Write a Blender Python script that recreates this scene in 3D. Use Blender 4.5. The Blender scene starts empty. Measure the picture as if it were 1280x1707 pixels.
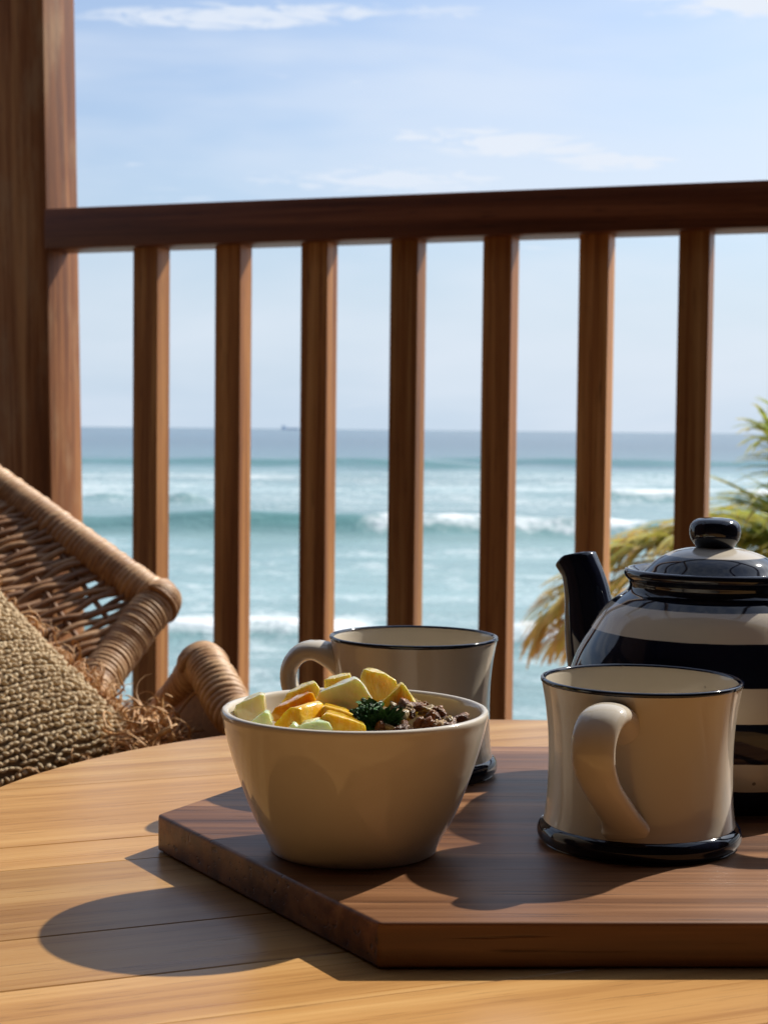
import bpy, bmesh, math, random
import numpy as np
from mathutils import Matrix, Vector
random.seed(4); rng = np.random.default_rng(7)
R_ = math.radians

# ------------------------------------------------------------------ camera
W, H, FPX = 1280., 1707., 2750.          # photograph size and focal length in its pixels
TABLE_Z, BOARD_Z = .500, .518
CAM = np.array([0, 0, BOARD_Z + .185])
_pitch, _roll = math.atan(137.5 / FPX), math.atan(12 / 1140.)
_F = np.array([0, math.cos(_pitch), -math.sin(_pitch)]); _R0 = np.array([1., 0, 0]); _U0 = np.cross(_R0, _F)
_R = math.cos(_roll) * _R0 + math.sin(_roll) * _U0
_U = -math.sin(_roll) * _R0 + math.cos(_roll) * _U0
def ray(x, y): return _F * FPX + _R * (x - W / 2) + _U * (H / 2 - y)
def onz(x, y, z): d = ray(x, y); return CAM + d * ((z - CAM[2]) / d[2])
def at(x, y, Y): d = ray(x, y); return CAM + d * (Y / d[1])
def proj(p):
    v = np.asarray(p) - CAM
    return W / 2 + FPX * (v @ _R) / (v @ _F), H / 2 - FPX * (v @ _U) / (v @ _F)

scene = bpy.context.scene
cd = bpy.data.cameras.new('camera'); cam = bpy.data.objects.new('camera', cd); scene.collection.objects.link(cam)
m = Matrix(((_R[0], _U[0], -_F[0], CAM[0]), (_R[1], _U[1], -_F[1], CAM[1]), (_R[2], _U[2], -_F[2], CAM[2]), (0, 0, 0, 1)))
cam.matrix_world = m
cd.sensor_fit = 'VERTICAL'; cd.sensor_height = 36; cd.lens = FPX * 36 / H
cd.clip_start = .02; cd.clip_end = 60000
cd.dof.use_dof = True; cd.dof.focus_distance = .74; cd.dof.aperture_fstop = 25
scene.camera = cam

# ------------------------------------------------------------------ light
SUN_AZ, SUN_EL = 47.5, 41.5               # azimuth from +Y towards +X
SUN_STRENGTH, SKY_STRENGTH, EXPOSURE = 4.75, .10, .24
sd = bpy.data.lights.new('sun', 'SUN'); sun = bpy.data.objects.new('sun', sd); scene.collection.objects.link(sun)
sd.energy = SUN_STRENGTH; sd.angle = R_(.8); sd.color = (1, .93, .82)
sv = Vector((math.sin(R_(SUN_AZ)) * math.cos(R_(SUN_EL)), math.cos(R_(SUN_AZ)) * math.cos(R_(SUN_EL)), math.sin(R_(SUN_EL))))
sun.rotation_euler = sv.to_track_quat('Z', 'Y').to_euler(); sun.location = (8, 6, 10)
scene.view_settings.view_transform = 'Standard'; scene.view_settings.look = 'None'
scene.view_settings.exposure = EXPOSURE; scene.view_settings.gamma = 1
scene.view_settings.use_curve_mapping = False

class NT:
    """tiny helper for node trees"""
    def __init__(s, tree): s.t = tree; s.n = tree.nodes; s.l = tree.links
    def add(s, typ, ins=None, **kw):
        n = s.n.new(typ)
        for k, v in kw.items(): setattr(n, k, v)
        for k, v in (ins or {}).items():
            sock = n.inputs[k]
            if isinstance(v, bpy.types.NodeSocket): s.l.new(v, sock)
            else: sock.default_value = v
        return n
    def math(s, op, a, b=0., c=None, clamp=False):
        n = s.add('ShaderNodeMath', operation=op, use_clamp=clamp)
        for i, v in enumerate((a, b) if c is None else (a, b, c)):
            if isinstance(v, bpy.types.NodeSocket): s.l.new(v, n.inputs[i])
            else: n.inputs[i].default_value = v
        return n.outputs[0]
    def ramp(s, fac, stops, interp='LINEAR'):
        n = s.n.new('ShaderNodeValToRGB'); s.l.new(fac, n.inputs[0]); cr = n.color_ramp; cr.interpolation = interp
        while len(cr.elements) < len(stops): cr.elements.new(.5)
        for e, (p, c) in zip(cr.elements, stops):
            e.position = p; e.color = (*c, 1) if len(c) == 3 else c
        return n.outputs[0]
    def mix(s, fac, a, b, blend='MIX'):
        n = s.n.new('ShaderNodeMix'); n.data_type = 'RGBA'; n.blend_type = blend
        for i, v in ((0, fac), (6, a), (7, b)):
            if isinstance(v, bpy.types.NodeSocket): s.l.new(v, n.inputs[i])
            elif i == 0: n.inputs[0].default_value = v
            else: n.inputs[i].default_value = (*v, 1) if len(v) == 3 else v
        return n.outputs[2]
    def smooth(s, v, a, b):
        n = s.add('ShaderNodeMapRange', interpolation_type='SMOOTHSTEP')
        s.l.new(v, n.inputs[0]); n.inputs[1].default_value = a; n.inputs[2].default_value = b
        return n.outputs[0]

world = bpy.data.worlds.new('World'); scene.world = world; world.use_nodes = True
w = NT(world.node_tree); w.n.clear()
sky = w.add('ShaderNodeTexSky', sky_type='NISHITA', sun_disc=False, sun_elevation=R_(SUN_EL), sun_rotation=R_(SUN_AZ),
            altitude=0, air_density=1.0, dust_density=2.2, ozone_density=2.2)
tc = w.add('ShaderNodeTexCoord')
sx = w.add('ShaderNodeSeparateXYZ', {0: tc.outputs['Generated']})
az = w.math('MULTIPLY', w.math('ARCTAN2', sx.outputs[0], sx.outputs[1]), 57.2958)      # degrees
el = w.math('MULTIPLY', w.math('ARCSINE', sx.outputs[2]), 57.2958)
def cnoise(sa, se, oa, detail=5., rough=.6, dist=0.):
    cv = w.add('ShaderNodeCombineXYZ', {0: w.math('MULTIPLY_ADD', az, sa, oa), 1: w.math('MULTIPLY', el, se), 2: oa})
    return w.add('ShaderNodeTexNoise', {'Vector': cv.outputs[0], 'Scale': 1., 'Detail': detail, 'Roughness': rough, 'Distortion': dist}).outputs[0]
veil = w.smooth(cnoise(.05, .22, 3.1, 4, .55, .3), .36, .72)
wisp = w.smooth(cnoise(.16, 1.15, 9.7, 7, .62, .8), .57, .80)
fine = cnoise(.42, 2.3, 20.3, 8, .66, .9)
def streak(a0, e0, wa, we, slope=0., amt=1., lo=.14, hi=.80):
    da = w.math('DIVIDE', w.math('SUBTRACT', az, a0), wa)
    de = w.math('DIVIDE', w.math('SUBTRACT', w.math('SUBTRACT', el, e0), w.math('MULTIPLY', w.math('SUBTRACT', az, a0), slope)), we)
    g = w.math('EXPONENT', w.math('MULTIPLY', w.math('ADD', w.math('MULTIPLY', da, da), w.math('MULTIPLY', de, de)), -1.))
    return w.math('MULTIPLY', w.smooth(w.math('MULTIPLY', g, w.math('ADD', w.math('MULTIPLY', fine, 3.4), -1.0)), lo, hi), amt)
cl = [streak(12.0, 14.9, 3.4, 1.0, 0, 1., -.02, .36), streak(3.8, 9.75, 3.4, .5, -.05, .95, .0, .5), streak(7.6, 9.1, 2.2, .30, 0, .95, .0, .45),
      streak(-5.0, 13.75, 5.6, .5, .05, .85, .1, .7), streak(-.2, 8.55, 5.0, .5, 0, .85, .1, .7), streak(8.5, 12.4, 6.5, .9, -.10, .40, .1, .9), streak(1.8, 14.0, 1.8, .35, 0, .6)]
clouds = w.math('MAXIMUM', w.math('MULTIPLY_ADD', veil, .42, .20), w.math('MULTIPLY_ADD', wisp, .60, .18))
for c in cl: clouds = w.math('MAXIMUM', clouds, c)
skyc = w.mix(1., sky.outputs[0], (.88, 1.03, 1.20), 'MULTIPLY')
# a pale maritime air layer just above the horizon, all the way round
lowair = w.smooth(el, 12., 0.)
skyc = w.mix(w.math('MULTIPLY', lowair, .85), skyc, (4.80, 6.15, 7.65))
col = w.mix(clouds, skyc, (6.9, 7.4, 8.2))
bg = w.add('ShaderNodeBackground', {'Color': col, 'Strength': SKY_STRENGTH})
out = w.add('ShaderNodeOutputWorld', {'Surface': bg.outputs[0]})

# ------------------------------------------------------------------ object helpers
COL = scene.collection
def link(name, me, mat=None, parent=None, loc=None, smooth=True, label=None, cat=None, group=None, kind=None):
    o = bpy.data.objects.new(name, me); COL.objects.link(o)
    if mat is not None and me is not None and not me.materials: me.materials.append(mat)
    if me is not None and smooth:
        me.polygons.foreach_set('use_smooth', [True] * len(me.polygons))
    if parent is not None: o.parent = parent
    if loc is not None: o.location = loc
    tag(o, label, cat, group, kind)
    return o
def tag(o, label=None, cat=None, group=None, kind=None):
    if label: o['label'] = label
    if cat: o['category'] = cat
    if group: o['group'] = group
    if kind: o['kind'] = kind
    return o
def empty(name, loc, label=None, cat=None, rz=0., group=None):
    o = bpy.data.objects.new(name, None); COL.objects.link(o); o.location = loc; o.rotation_euler = (0, 0, rz)
    o.empty_display_size = .02
    return tag(o, label, cat, group)
def mesh(name, verts, faces):
    me = bpy.data.meshes.new(name); me.from_pydata([tuple(map(float, v)) for v in verts], [], [tuple(map(int, f)) for f in faces]); me.update()
    return me
def box_bm(x0, x1, y0, y1, z0, z1, bev=.0, seg=2):
    bm = bmesh.new(); bmesh.ops.create_cube(bm, size=1)
    for v in bm.verts:
        v.co = Vector((x0 + (v.co.x + .5) * (x1 - x0), y0 + (v.co.y + .5) * (y1 - y0), z0 + (v.co.z + .5) * (z1 - z0)))
    if bev: bmesh.ops.bevel(bm, geom=bm.edges[:] , offset=bev, segments=seg, profile=.5, affect='EDGES')
    return bm
def from_bm(name, bm):
    me = bpy.data.meshes.new(name); bmesh.ops.recalc_face_normals(bm, faces=bm.faces[:]); bm.to_mesh(me); bm.free(); return me
def box(name, x0, x1, y0, y1, z0, z1, bev=.0, seg=2): return from_bm(name, box_bm(x0, x1, y0, y1, z0, z1, bev, seg))
def sharp(me, deg=35):
    me.polygons.foreach_set('use_smooth', [True] * len(me.polygons))
    me.set_sharp_from_angle(angle=R_(deg)); return me
def catmull(pts, n=8, closed=False):
    P = np.array(pts, float); N = len(P); outp = []
    segs = N if closed else N - 1
    for i in range(segs):
        if closed: p0, p1, p2, p3 = P[(i - 1) % N], P[i], P[(i + 1) % N], P[(i + 2) % N]
        else: p0, p1, p2, p3 = P[max(i - 1, 0)], P[i], P[i + 1], P[min(i + 2, N - 1)]
        for t in np.linspace(0, 1, n, endpoint=False):
            outp.append(.5 * ((2 * p1) + (-p0 + p2) * t + (2 * p0 - 5 * p1 + 4 * p2 - p3) * t * t + (-p0 + 3 * p1 - 3 * p2 + p3) * t ** 3))
    if not closed: outp.append(P[-1])
    return np.array(outp)
def lathe(name, prof, n=96, wob=0.):
    """prof: (r, z) list; r == 0 ends are closed to a point"""
    V, Fc = [], []; rings = []
    for r, z in prof:
        if r < 1e-6: rings.append([len(V)]); V.append((0, 0, z))
        else:
            rings.append(list(range(len(V), len(V) + n)))
            for k in range(n):
                a = 2 * math.pi * k / n; rr = r * (1 + wob * math.sin(2 * a + 1) + wob * .6 * math.sin(3 * a + z * 40)); V.append((rr * math.cos(a), rr * math.sin(a), z))
    for A, B in zip(rings[:-1], rings[1:]):
        for k in range(n):
            a0, a1 = A[k % len(A)], A[(k + 1) % len(A)]; b0, b1 = B[k % len(B)], B[(k + 1) % len(B)]
            f = []
            for q in (a0, a1, b1, b0):
                if q not in f: f.append(q)
            if len(f) > 2: Fc.append(f)
    return mesh(name, V, Fc)
def sweep(name, path, ra, rb, ref, n=20, power=2., cap=True):
    """tube along path, half-width ra along ref, half-thickness rb across it"""
    P = np.array(path, float); N = len(P); T = np.gradient(P, axis=0); T /= np.linalg.norm(T, axis=1)[:, None]
    ref = np.array(ref, float); ra = np.broadcast_to(ra, (N,)); rb = np.broadcast_to(rb, (N,))
    V, Fc = [], []
    for i in range(N):
        s = ref - (ref @ T[i]) * T[i]; s /= np.linalg.norm(s); u = np.cross(T[i], s)
        for k in range(n):
            a = 2 * math.pi * k / n; ca, sa = math.cos(a), math.sin(a)
            V.append(P[i] + s * ra[i] * math.copysign(abs(ca) ** (2 / power), ca) + u * rb[i] * math.copysign(abs(sa) ** (2 / power), sa))
    for i in range(N - 1):
        for k in range(n): Fc.append((i * n + k, i * n + (k + 1) % n, (i + 1) * n + (k + 1) % n, (i + 1) * n + k))
    if cap:
        for i0, rev in ((0, True), ((N - 1) * n, False)):
            c = len(V); V.append(np.mean(V[i0:i0 + n], axis=0))
            for k in range(n):
                a, b = i0 + k, i0 + (k + 1) % n; Fc.append((b, a, c) if rev else (a, b, c))
    return mesh(name, V, Fc)
def tube(V, Fc, path, r, n=6, taper=None):
    """append a plain round tube to lists"""
    P = np.array(path, float); N = len(P); T = np.gradient(P, axis=0); T /= np.linalg.norm(T, axis=1)[:, None] + 1e-12
    ref = np.array([0.31, .2, .93]); b = len(V)
    for i in range(N):
        s = ref - (ref @ T[i]) * T[i]; s /= np.linalg.norm(s); u = np.cross(T[i], s); rr = r if taper is None else r * taper[i]
        for k in range(n):
            a = 2 * math.pi * k / n; V.append(P[i] + (s * math.cos(a) + u * math.sin(a)) * rr)
    for i in range(N - 1):
        for k in range(n): Fc.append((b + i * n + k, b + i * n + (k + 1) % n, b + (i + 1) * n + (k + 1) % n, b + (i + 1) * n + k))

# ------------------------------------------------------------------ materials
def material(name):
    mt = bpy.data.materials.new(name); mt.use_nodes = True; t = NT(mt.node_tree)
    return mt, t, t.n['Principled BSDF']
def wood(name, dark, mid, light, axis='X', rough=.42, grain=1., contrast=1., bump=.12, figure=3.2, spec=.5, wear=None):
    mt, t, b = material(name)
    co = t.add('ShaderNodeTexCoord').outputs['Object']; rnd = t.add('ShaderNodeObjectInfo').outputs['Random']
    off = t.add('ShaderNodeCombineXYZ', {0: t.math('MULTIPLY', rnd, 13.7), 1: t.math('MULTIPLY', rnd, 7.3), 2: t.math('MULTIPLY', rnd, 9.1)})
    pos = t.add('ShaderNodeVectorMath', {0: co, 1: off.outputs[0]}, operation='ADD').outputs[0]
    def stretched(l, c):
        sc = {'X': (l, c, c), 'Y': (c, l, c), 'Z': (c, c, l)}[axis]
        return t.add('ShaderNodeVectorMath', {0: pos, 1: sc}, operation='MULTIPLY').outputs[0]
    warp = t.add('ShaderNodeTexNoise', {'Vector': stretched(1.3, 6), 'Scale': 1., 'Detail': 2.}).outputs[0]
    fig = t.add('ShaderNodeTexNoise', {'Vector': stretched(1.1, 14 * figure), 'Scale': 1., 'Detail': 4., 'Roughness': .55, 'Distortion': .6}).outputs[0]
    fib = t.add('ShaderNodeTexNoise', {'Vector': stretched(9 * grain, 420 * grain), 'Scale': 1., 'Detail': 4., 'Roughness': .6}).outputs[0]
    por = t.add('ShaderNodeTexNoise', {'Vector': stretched(34 * grain, 900 * grain), 'Scale': 1., 'Detail': 2.}).outputs[0]
    f = t.math('ADD', t.math('MULTIPLY', fig, .62), t.math('ADD', t.math('MULTIPLY', warp, .22), t.math('MULTIPLY', fib, .22)))
    f = t.math('MULTIPLY_ADD', t.math('SUBTRACT', f, .53), 1.9 * contrast, .5, clamp=True)
    c = t.ramp(f, [(.05, dark), (.5, mid), (.95, light)])
    pm = t.smooth(por, .60, .72)
    c = t.mix(t.math('MULTIPLY', pm, .34 * contrast), c, tuple(x * .35 for x in dark))
    if wear:                                                     # grey weathering blotches
        wn = t.add('ShaderNodeTexNoise', {'Vector': stretched(5, 16), 'Scale': 1., 'Detail': 6., 'Roughness': .65}).outputs[0]
        c = t.mix(t.math('MULTIPLY', t.smooth(wn, .48, .72), .38), c, wear)
    tint = t.math('MULTIPLY_ADD', rnd, .45, .78)
    c = t.mix(1., c, t.add('ShaderNodeCombineColor', {0: tint, 1: tint, 2: tint}).outputs[0], 'MULTIPLY')
    t.l.new(c, b.inputs['Base Color'])
    t.l.new(t.math('MULTIPLY_ADD', fib, .16, rough - .08), b.inputs['Roughness'])
    b.inputs['Specular IOR Level'].default_value = spec
    hgt = t.math('SUBTRACT', t.math('MULTIPLY', fib, .5), pm)
    bp = t.add('ShaderNodeBump', {'Height': hgt, 'Strength': bump, 'Distance': .0006}); t.l.new(bp.outputs[0], b.inputs['Normal'])
    return mt
M = {}
M['table'] = wood('teak_honey', (.25, .105, .030), (.46, .245, .085), (.63, .39, .16), 'X', .30, 1., 1.1, .08, 3.2, spec=.32)
M['board'] = wood('walnut_brown', (.052, .019, .0085), (.145, .060, .023), (.30, .145, .064), 'X', .42, .4, 1.9, .30, 3.4, spec=.4)
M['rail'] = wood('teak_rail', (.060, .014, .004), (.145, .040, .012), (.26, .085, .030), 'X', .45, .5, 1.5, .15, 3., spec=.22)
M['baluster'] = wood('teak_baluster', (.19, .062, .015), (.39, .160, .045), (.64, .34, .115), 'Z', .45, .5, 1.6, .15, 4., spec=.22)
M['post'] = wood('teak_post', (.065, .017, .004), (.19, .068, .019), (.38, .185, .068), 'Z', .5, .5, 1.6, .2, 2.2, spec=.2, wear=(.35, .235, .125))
M['deck'] = wood('deck_board', (.05, .022, .011), (.095, .046, .023), (.15, .08, .042), 'X', .55, .6, 1., .3, 2.)
M['ceiling'] = wood('ceiling_board', (.035, .014, .006), (.06, .025, .011), (.09, .04, .018), 'X', .6, .5, 1., .2, 2.)

def ceramic(name, base, rough=.07, speck=.0, vary=.05):
    mt, t, b = material(name)
    co = t.add('ShaderNodeTexCoord').outputs['Object']
    n = t.add('ShaderNodeTexNoise', {'Vector': co, 'Scale': 35., 'Detail': 4.}).outputs[0]
    c = t.mix(t.math('MULTIPLY', n, vary * 2), base, tuple(x * .86 for x in base))
    if speck:
        v = t.add('ShaderNodeTexVoronoi', {'Vector': co, 'Scale': 95.}, feature='F1').outputs[0]
        w1 = t.add('ShaderNodeTexNoise', {'Vector': co, 'Scale': 60.}).outputs[0]
        s = t.math('MULTIPLY', t.smooth(v, .085, .05), t.smooth(w1, .60, .66))
        c = t.mix(t.math('MULTIPLY', s, speck), c, (.08, .05, .03))
    t.l.new(c, b.inputs['Base Color'])
    n2 = t.add('ShaderNodeTexNoise', {'Vector': co, 'Scale': 55., 'Detail': 2.}).outputs[0]
    t.l.new(t.math('MULTIPLY_ADD', n2, .06, rough - .03), b.inputs['Roughness'])
    rg = t.add('ShaderNodeTexNoise', {'Vector': t.add('ShaderNodeVectorMath', {0: co, 1: (8, 8, 230)}, operation='MULTIPLY').outputs[0], 'Scale': 1., 'Detail': 3.}).outputs[0]
    bp = t.add('ShaderNodeBump', {'Height': t.math('ADD', n2, t.math('MULTIPLY', rg, .35)), 'Strength': .07, 'Distance': .0015}); t.l.new(bp.outputs[0], b.inputs['Normal'])
    b.inputs['IOR'].default_value = 1.52
    return mt
CREAM = (.62, .555, .455)
NAVY = (.006, .008, .018)
M['cream'] = ceramic('cream_glaze', CREAM, .08, .5)
M['bowl'] = ceramic('ivory_glaze', (.65, .59, .50), .09, .15)
M['navy'] = ceramic('navy_glaze', NAVY, .06, 0)
def banded(name, bounds, first_navy=True):
    """cream glaze with hand painted navy bands; bounds are local z from low to high, alternating"""
    mt, t, b = material(name)
    co = t.add('ShaderNodeTexCoord').outputs['Object']
    z = t.add('ShaderNodeSeparateXYZ', {0: co}).outputs[2]
    n = t.add('ShaderNodeTexNoise', {'Vector': co, 'Scale': 22., 'Detail': 3.}).outputs[0]
    zz = t.math('ADD', z, t.math('MULTIPLY', t.math('SUBTRACT', n, .5), .0016))
    fac = 1. if first_navy else 0.
    acc = None; sgn = -1 if first_navy else 1
    for zb in bounds:
        s = t.math('MULTIPLY', t.smooth(zz, zb - .00025, zb + .00025), sgn); sgn = -sgn
        acc = s if acc is None else t.math('ADD', acc, s)
    acc = t.math('ADD', acc, fac, clamp=True)
    n2 = t.add('ShaderNodeTexNoise', {'Vector': co, 'Scale': 35., 'Detail': 4.}).outputs[0]
    v = t.add('ShaderNodeTexVoronoi', {'Vector': co, 'Scale': 70.}, feature='F1').outputs[0]
    w1 = t.add('ShaderNodeTexNoise', {'Vector': co, 'Scale': 40.}).outputs[0]
    s = t.math('MULTIPLY', t.smooth(v, .08, .05), t.smooth(w1, .58, .64))
    cc = t.mix(t.math('MULTIPLY', n2, .1), CREAM, tuple(x * .86 for x in CREAM)); cc = t.mix(t.math('MULTIPLY', s, .7), cc, (.05, .03, .02))
    t.l.new(t.mix(acc, cc, NAVY), b.inputs['Base Color'])
    b.inputs['Roughness'].default_value = .06; b.inputs['IOR'].default_value = 1.52
    bp = t.add('ShaderNodeBump', {'Height': n2, 'Strength': .05, 'Distance': .0015}); t.l.new(bp.outputs[0], b.inputs['Normal'])
    return mt
def fruit(name, base, second, rough=.22, scale=90., stretch=(1, 1, 1), sss=.45, bump=.35, dark=None):
    mt, t, b = material(name)
    co = t.add('ShaderNodeVectorMath', {0: t.add('ShaderNodeTexCoord').outputs['Object'], 1: stretch}, operation='MULTIPLY').outputs[0]
    n = t.add('ShaderNodeTexNoise', {'Vector': co, 'Scale': scale, 'Detail': 5., 'Roughness': .6, 'Distortion': .5}).outputs[0]
    c = t.mix(t.smooth(n, .35, .68), base, second)
    if dark:
        v = t.add('ShaderNodeTexVoronoi', {'Vector': co, 'Scale': scale * 1.6}, feature='DISTANCE_TO_EDGE').outputs[0]
        c = t.mix(t.math('MULTIPLY', t.smooth(v, .10, .0), .5), c, dark)
    if sss > .3:
        fb = t.add('ShaderNodeTexNoise', {'Vector': t.add('ShaderNodeVectorMath', {0: co, 1: (900, 420, 160)}, operation='MULTIPLY').outputs[0], 'Scale': 1., 'Detail': 4., 'Roughness': .65}).outputs[0]
        c = t.mix(t.math('MULTIPLY', t.smooth(fb, .54, .72), .30), c, tuple(min(1., x * .55 + .42) for x in second))
        c = t.mix(t.math('MULTIPLY', t.smooth(fb, .42, .28), .35), c, tuple(x * .72 for x in base))
    t.l.new(c, b.inputs['Base Color'])
    b.inputs['Roughness'].default_value = rough
    if sss > .3: b.inputs['Coat Weight'].default_value = .6; b.inputs['Coat Roughness'].default_value = .08
    b.inputs['Subsurface Weight'].default_value = sss; b.inputs['Subsurface Radius'].default_value = (1., .7, .25); b.inputs['Subsurface Scale'].default_value = .010
    nf = t.add('ShaderNodeTexNoise', {'Vector': co, 'Scale': scale * 6, 'Detail': 2.}).outputs[0]
    bp = t.add('ShaderNodeBump', {'Height': t.math('ADD', n, t.math('MULTIPLY', nf, .35)), 'Strength': bump * 1.6, 'Distance': .0014}); t.l.new(bp.outputs[0], b.inputs['Normal'])
    return mt
M['pineapple'] = fruit('pineapple_flesh', (.84, .55, .06), (.92, .72, .24), .22, 260., (1, 1, .22), bump=.6)
M['mango'] = fruit('mango_flesh', (.82, .27, .004), (.90, .42, .02), .16, 110., (1, .5, 1))
M['mango_yellow'] = fruit('ripe_mango_flesh', (.88, .46, .015), (.94, .62, .10), .14, 120., (1, .5, 1))
M['honeydew'] = fruit('honeydew_flesh', (.74, .75, .48), (.84, .83, .62), .2, 70., (1, 1, 1), bump=.2)
M['green_melon'] = fruit('green_melon_flesh', (.52, .66, .30), (.70, .78, .48), .2, 70., (1, 1, 1), bump=.2)
M['pale_melon'] = fruit('pale_melon_flesh', (.76, .66, .30), (.84, .78, .48), .22, 80., (1, 1, .5), bump=.3)
M['kale'] = fruit('kale_leaf', (.020, .085, .016), (.06, .20, .04), .28, 240., (1, 1, 1), 0., 1.)
M['seed'] = fruit('toasted_seed', (.22, .14, .05), (.42, .30, .12), .3, 300., (1, .3, 1), .1, .5)
M['nut'] = fruit('roasted_nut', (.11, .038, .013), (.26, .105, .038), .35, 330., (1, .4, 1), .1, 1.)
M['cluster'] = fruit('granola_cluster', (.36, .20, .08), (.58, .38, .18), .45, 380., (1, 1, 1), .1, 1.)

def wicker(name, dark, mid, light, sc=160.):
    mt, t, b = material(name)
    co = t.add('ShaderNodeTexCoord').outputs['Object']; rnd = t.add('ShaderNodeObjectInfo').outputs['Random']
    at_ = t.add('ShaderNodeAttribute', attribute_name='tone').outputs['Fac']
    n = t.add('ShaderNodeTexNoise', {'Vector': co, 'Scale': sc, 'Detail': 4.}).outputs[0]
    n1 = t.add('ShaderNodeTexNoise', {'Vector': co, 'Scale': 13., 'Detail': 2.}).outputs[0]
    f = t.math('ADD', t.math('ADD', t.math('MULTIPLY', n, .45), t.math('MULTIPLY', n1, .3)), t.math('ADD', t.math('MULTIPLY', rnd, .12), t.math('MULTIPLY', at_, .35)))
    t.l.new(t.ramp(f, [(.25, dark), (.55, mid), (.85, light)]), b.inputs['Base Color'])
    b.inputs['Roughness'].default_value = .52
    bp = t.add('ShaderNodeBump', {'Height': n, 'Strength': .3, 'Distance': .001}); t.l.new(bp.outputs[0], b.inputs['Normal'])
    return mt
M['wicker'] = wicker('rattan_peel', (.13, .055, .02), (.30, .145, .06), (.47, .27, .13))
M['wicker_rim'] = wicker('rattan_wrap', (.17, .072, .026), (.41, .215, .095), (.62, .39, .20))
M['jute'] = wicker('jute_yarn', (.36, .25, .145), (.60, .45, .275), (.76, .61, .40), 420.); M['jute'].node_tree.nodes['Principled BSDF'].inputs['Roughness'].default_value = .9
M['jute_dark'] = wicker('jute_backing', (.15, .095, .045), (.24, .155, .08), (.33, .22, .12), 420.); M['jute_dark'].node_tree.nodes['Principled BSDF'].inputs['Roughness'].default_value = .95
M['raffia'] = wicker('raffia_fringe', (.34, .15, .045), (.58, .31, .12), (.76, .48, .23), 90.); M['raffia'].node_tree.nodes['Principled BSDF'].inputs['Roughness'].default_value = .55

# ------------------------------------------------------------------ sea, sand, ship
SEA = CAM[2] - 6.
def vnoise(x, y, seed=0):
    """smooth value noise"""
    r = np.random.default_rng(seed).random((256, 256)); xi = np.floor(x).astype(int); yi = np.floor(y).astype(int)
    fx = x - xi; fy = y - yi; fx = fx * fx * (3 - 2 * fx); fy = fy * fy * (3 - 2 * fy)
    g = lambda a, b: r[a % 256, b % 256]
    return (g(xi, yi) * (1 - fx) + g(xi + 1, yi) * fx) * (1 - fy) + (g(xi, yi + 1) * (1 - fx) + g(xi + 1, yi + 1) * fx) * fy
def fbm(x, y, seed=0, o=4): return sum(vnoise(x * 2 ** k, y * 2 ** k, seed + k) * .5 ** (k + 1) for k in range(o)) / (1 - .5 ** o)
def sstep(x, a, b): t = np.clip((x - a) / (b - a), 0, 1); return t * t * (3 - 2 * t)
D = np.concatenate([np.arange(14, 130, .36), np.arange(130, 330, 1.0), np.geomspace(330, 45000, 70)])
S = np.linspace(-.75, .75, 300)
DD, SS = np.meshgrid(D, S, indexing='ij'); X = DD * SS; Y = DD
Z = np.zeros_like(X); foam = np.zeros_like(X); face = np.zeros_like(X)
near = 1 - sstep(DD, 250, 420)
for k in range(16):
    L = 2.2 * 1.22 ** k; a = rng.normal(0, .45); ph = rng.random() * 6.28
    Z += near * .0042 * L ** .85 * np.sin(2 * math.pi * (Y * math.cos(a) + X * math.sin(a)) / L + ph + 2.5 * fbm(X / L / 3, Y / L / 3, k + 40, 2))
def px_range(D0, px): return (px - 640) / FPX * D0
def wave(d0, h, wf, wb, x0, x1, soft, wig=1., brk=None, brk_soft=4., foam_len=6., seed=1, tilt=0.):
    """a breaker: steep front towards the shore; brk = (xa, xb) where its crest is white"""
    global Z, foam, face
    dc = d0 + tilt * X + wig * (fbm(X / 18., X * 0 + seed, seed, 3) - .5) * 6
    t = DD - dc
    ext = sstep(X, x0 - soft, x0 + soft) * (1 - sstep(X, x1 - soft, x1 + soft))
    hh = h * ext * (.75 + .5 * fbm(X / 9., X * 0 + 3 + seed, seed + 9, 3))
    prof = np.where(t < 0, np.exp(-(t / wf) ** 2), np.exp(-(t / wb) ** 2)); Z = Z + hh * prof
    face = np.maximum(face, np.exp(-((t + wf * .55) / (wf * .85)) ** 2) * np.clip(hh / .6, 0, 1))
    if brk:
        b = sstep(X, brk[0] - brk_soft, brk[0] + brk_soft) * (1 - sstep(X, brk[1] - brk_soft, brk[1] + brk_soft))
        fr = np.where(t < 0, np.exp(-(t / (wf * 1.25)) ** 2), np.exp(-(t / (foam_len * 1.5)) ** 2))
        lump = fbm(X / .9, DD / .9, seed + 60, 4)
        foam = np.maximum(foam, b * fr * (.12 + 1.25 * fbm(X / 3.5, DD / 2.2, seed + 30, 4)))
        Z = Z + b * fr * h * .28 * (lump - .4)
w1 = 262; wave(w1, 1.25, 7, 16, px_range(w1, -600), px_range(w1, 820), 14, .8, None, seed=2)
wave(300, .9, 8, 16, px_range(300, 600), px_range(300, 2000), 20, 1., None, seed=12)
wave(150, .85, 3, 6, px_range(150, 985), px_range(150, 1500), 3, .5, (px_range(150, 1010), px_range(150, 1400)), 2.5, 7, seed=3)
wave(129, .62, 2.4, 4, px_range(129, 272), px_range(129, 338), 1.5, .2, None, seed=4)
wave(133, .5, 2.4, 4, px_range(133, 140), px_range(133, 215), 2., .2, None, seed=14)
w2 = 92.5; wave(w2, 1.05, 2.1, 5.5, px_range(w2, -300), px_range(w2, 1250), 5, .55, (px_range(w2, 600), px_range(w2, 1080)), 1.6, 8, seed=5, tilt=-.03)
wave(104, .35, 3, 5, px_range(104, 420), px_range(104, 650), 4, .5, (px_range(104, 400), px_range(104, 640)), 2.5, 5, seed=6)
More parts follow.
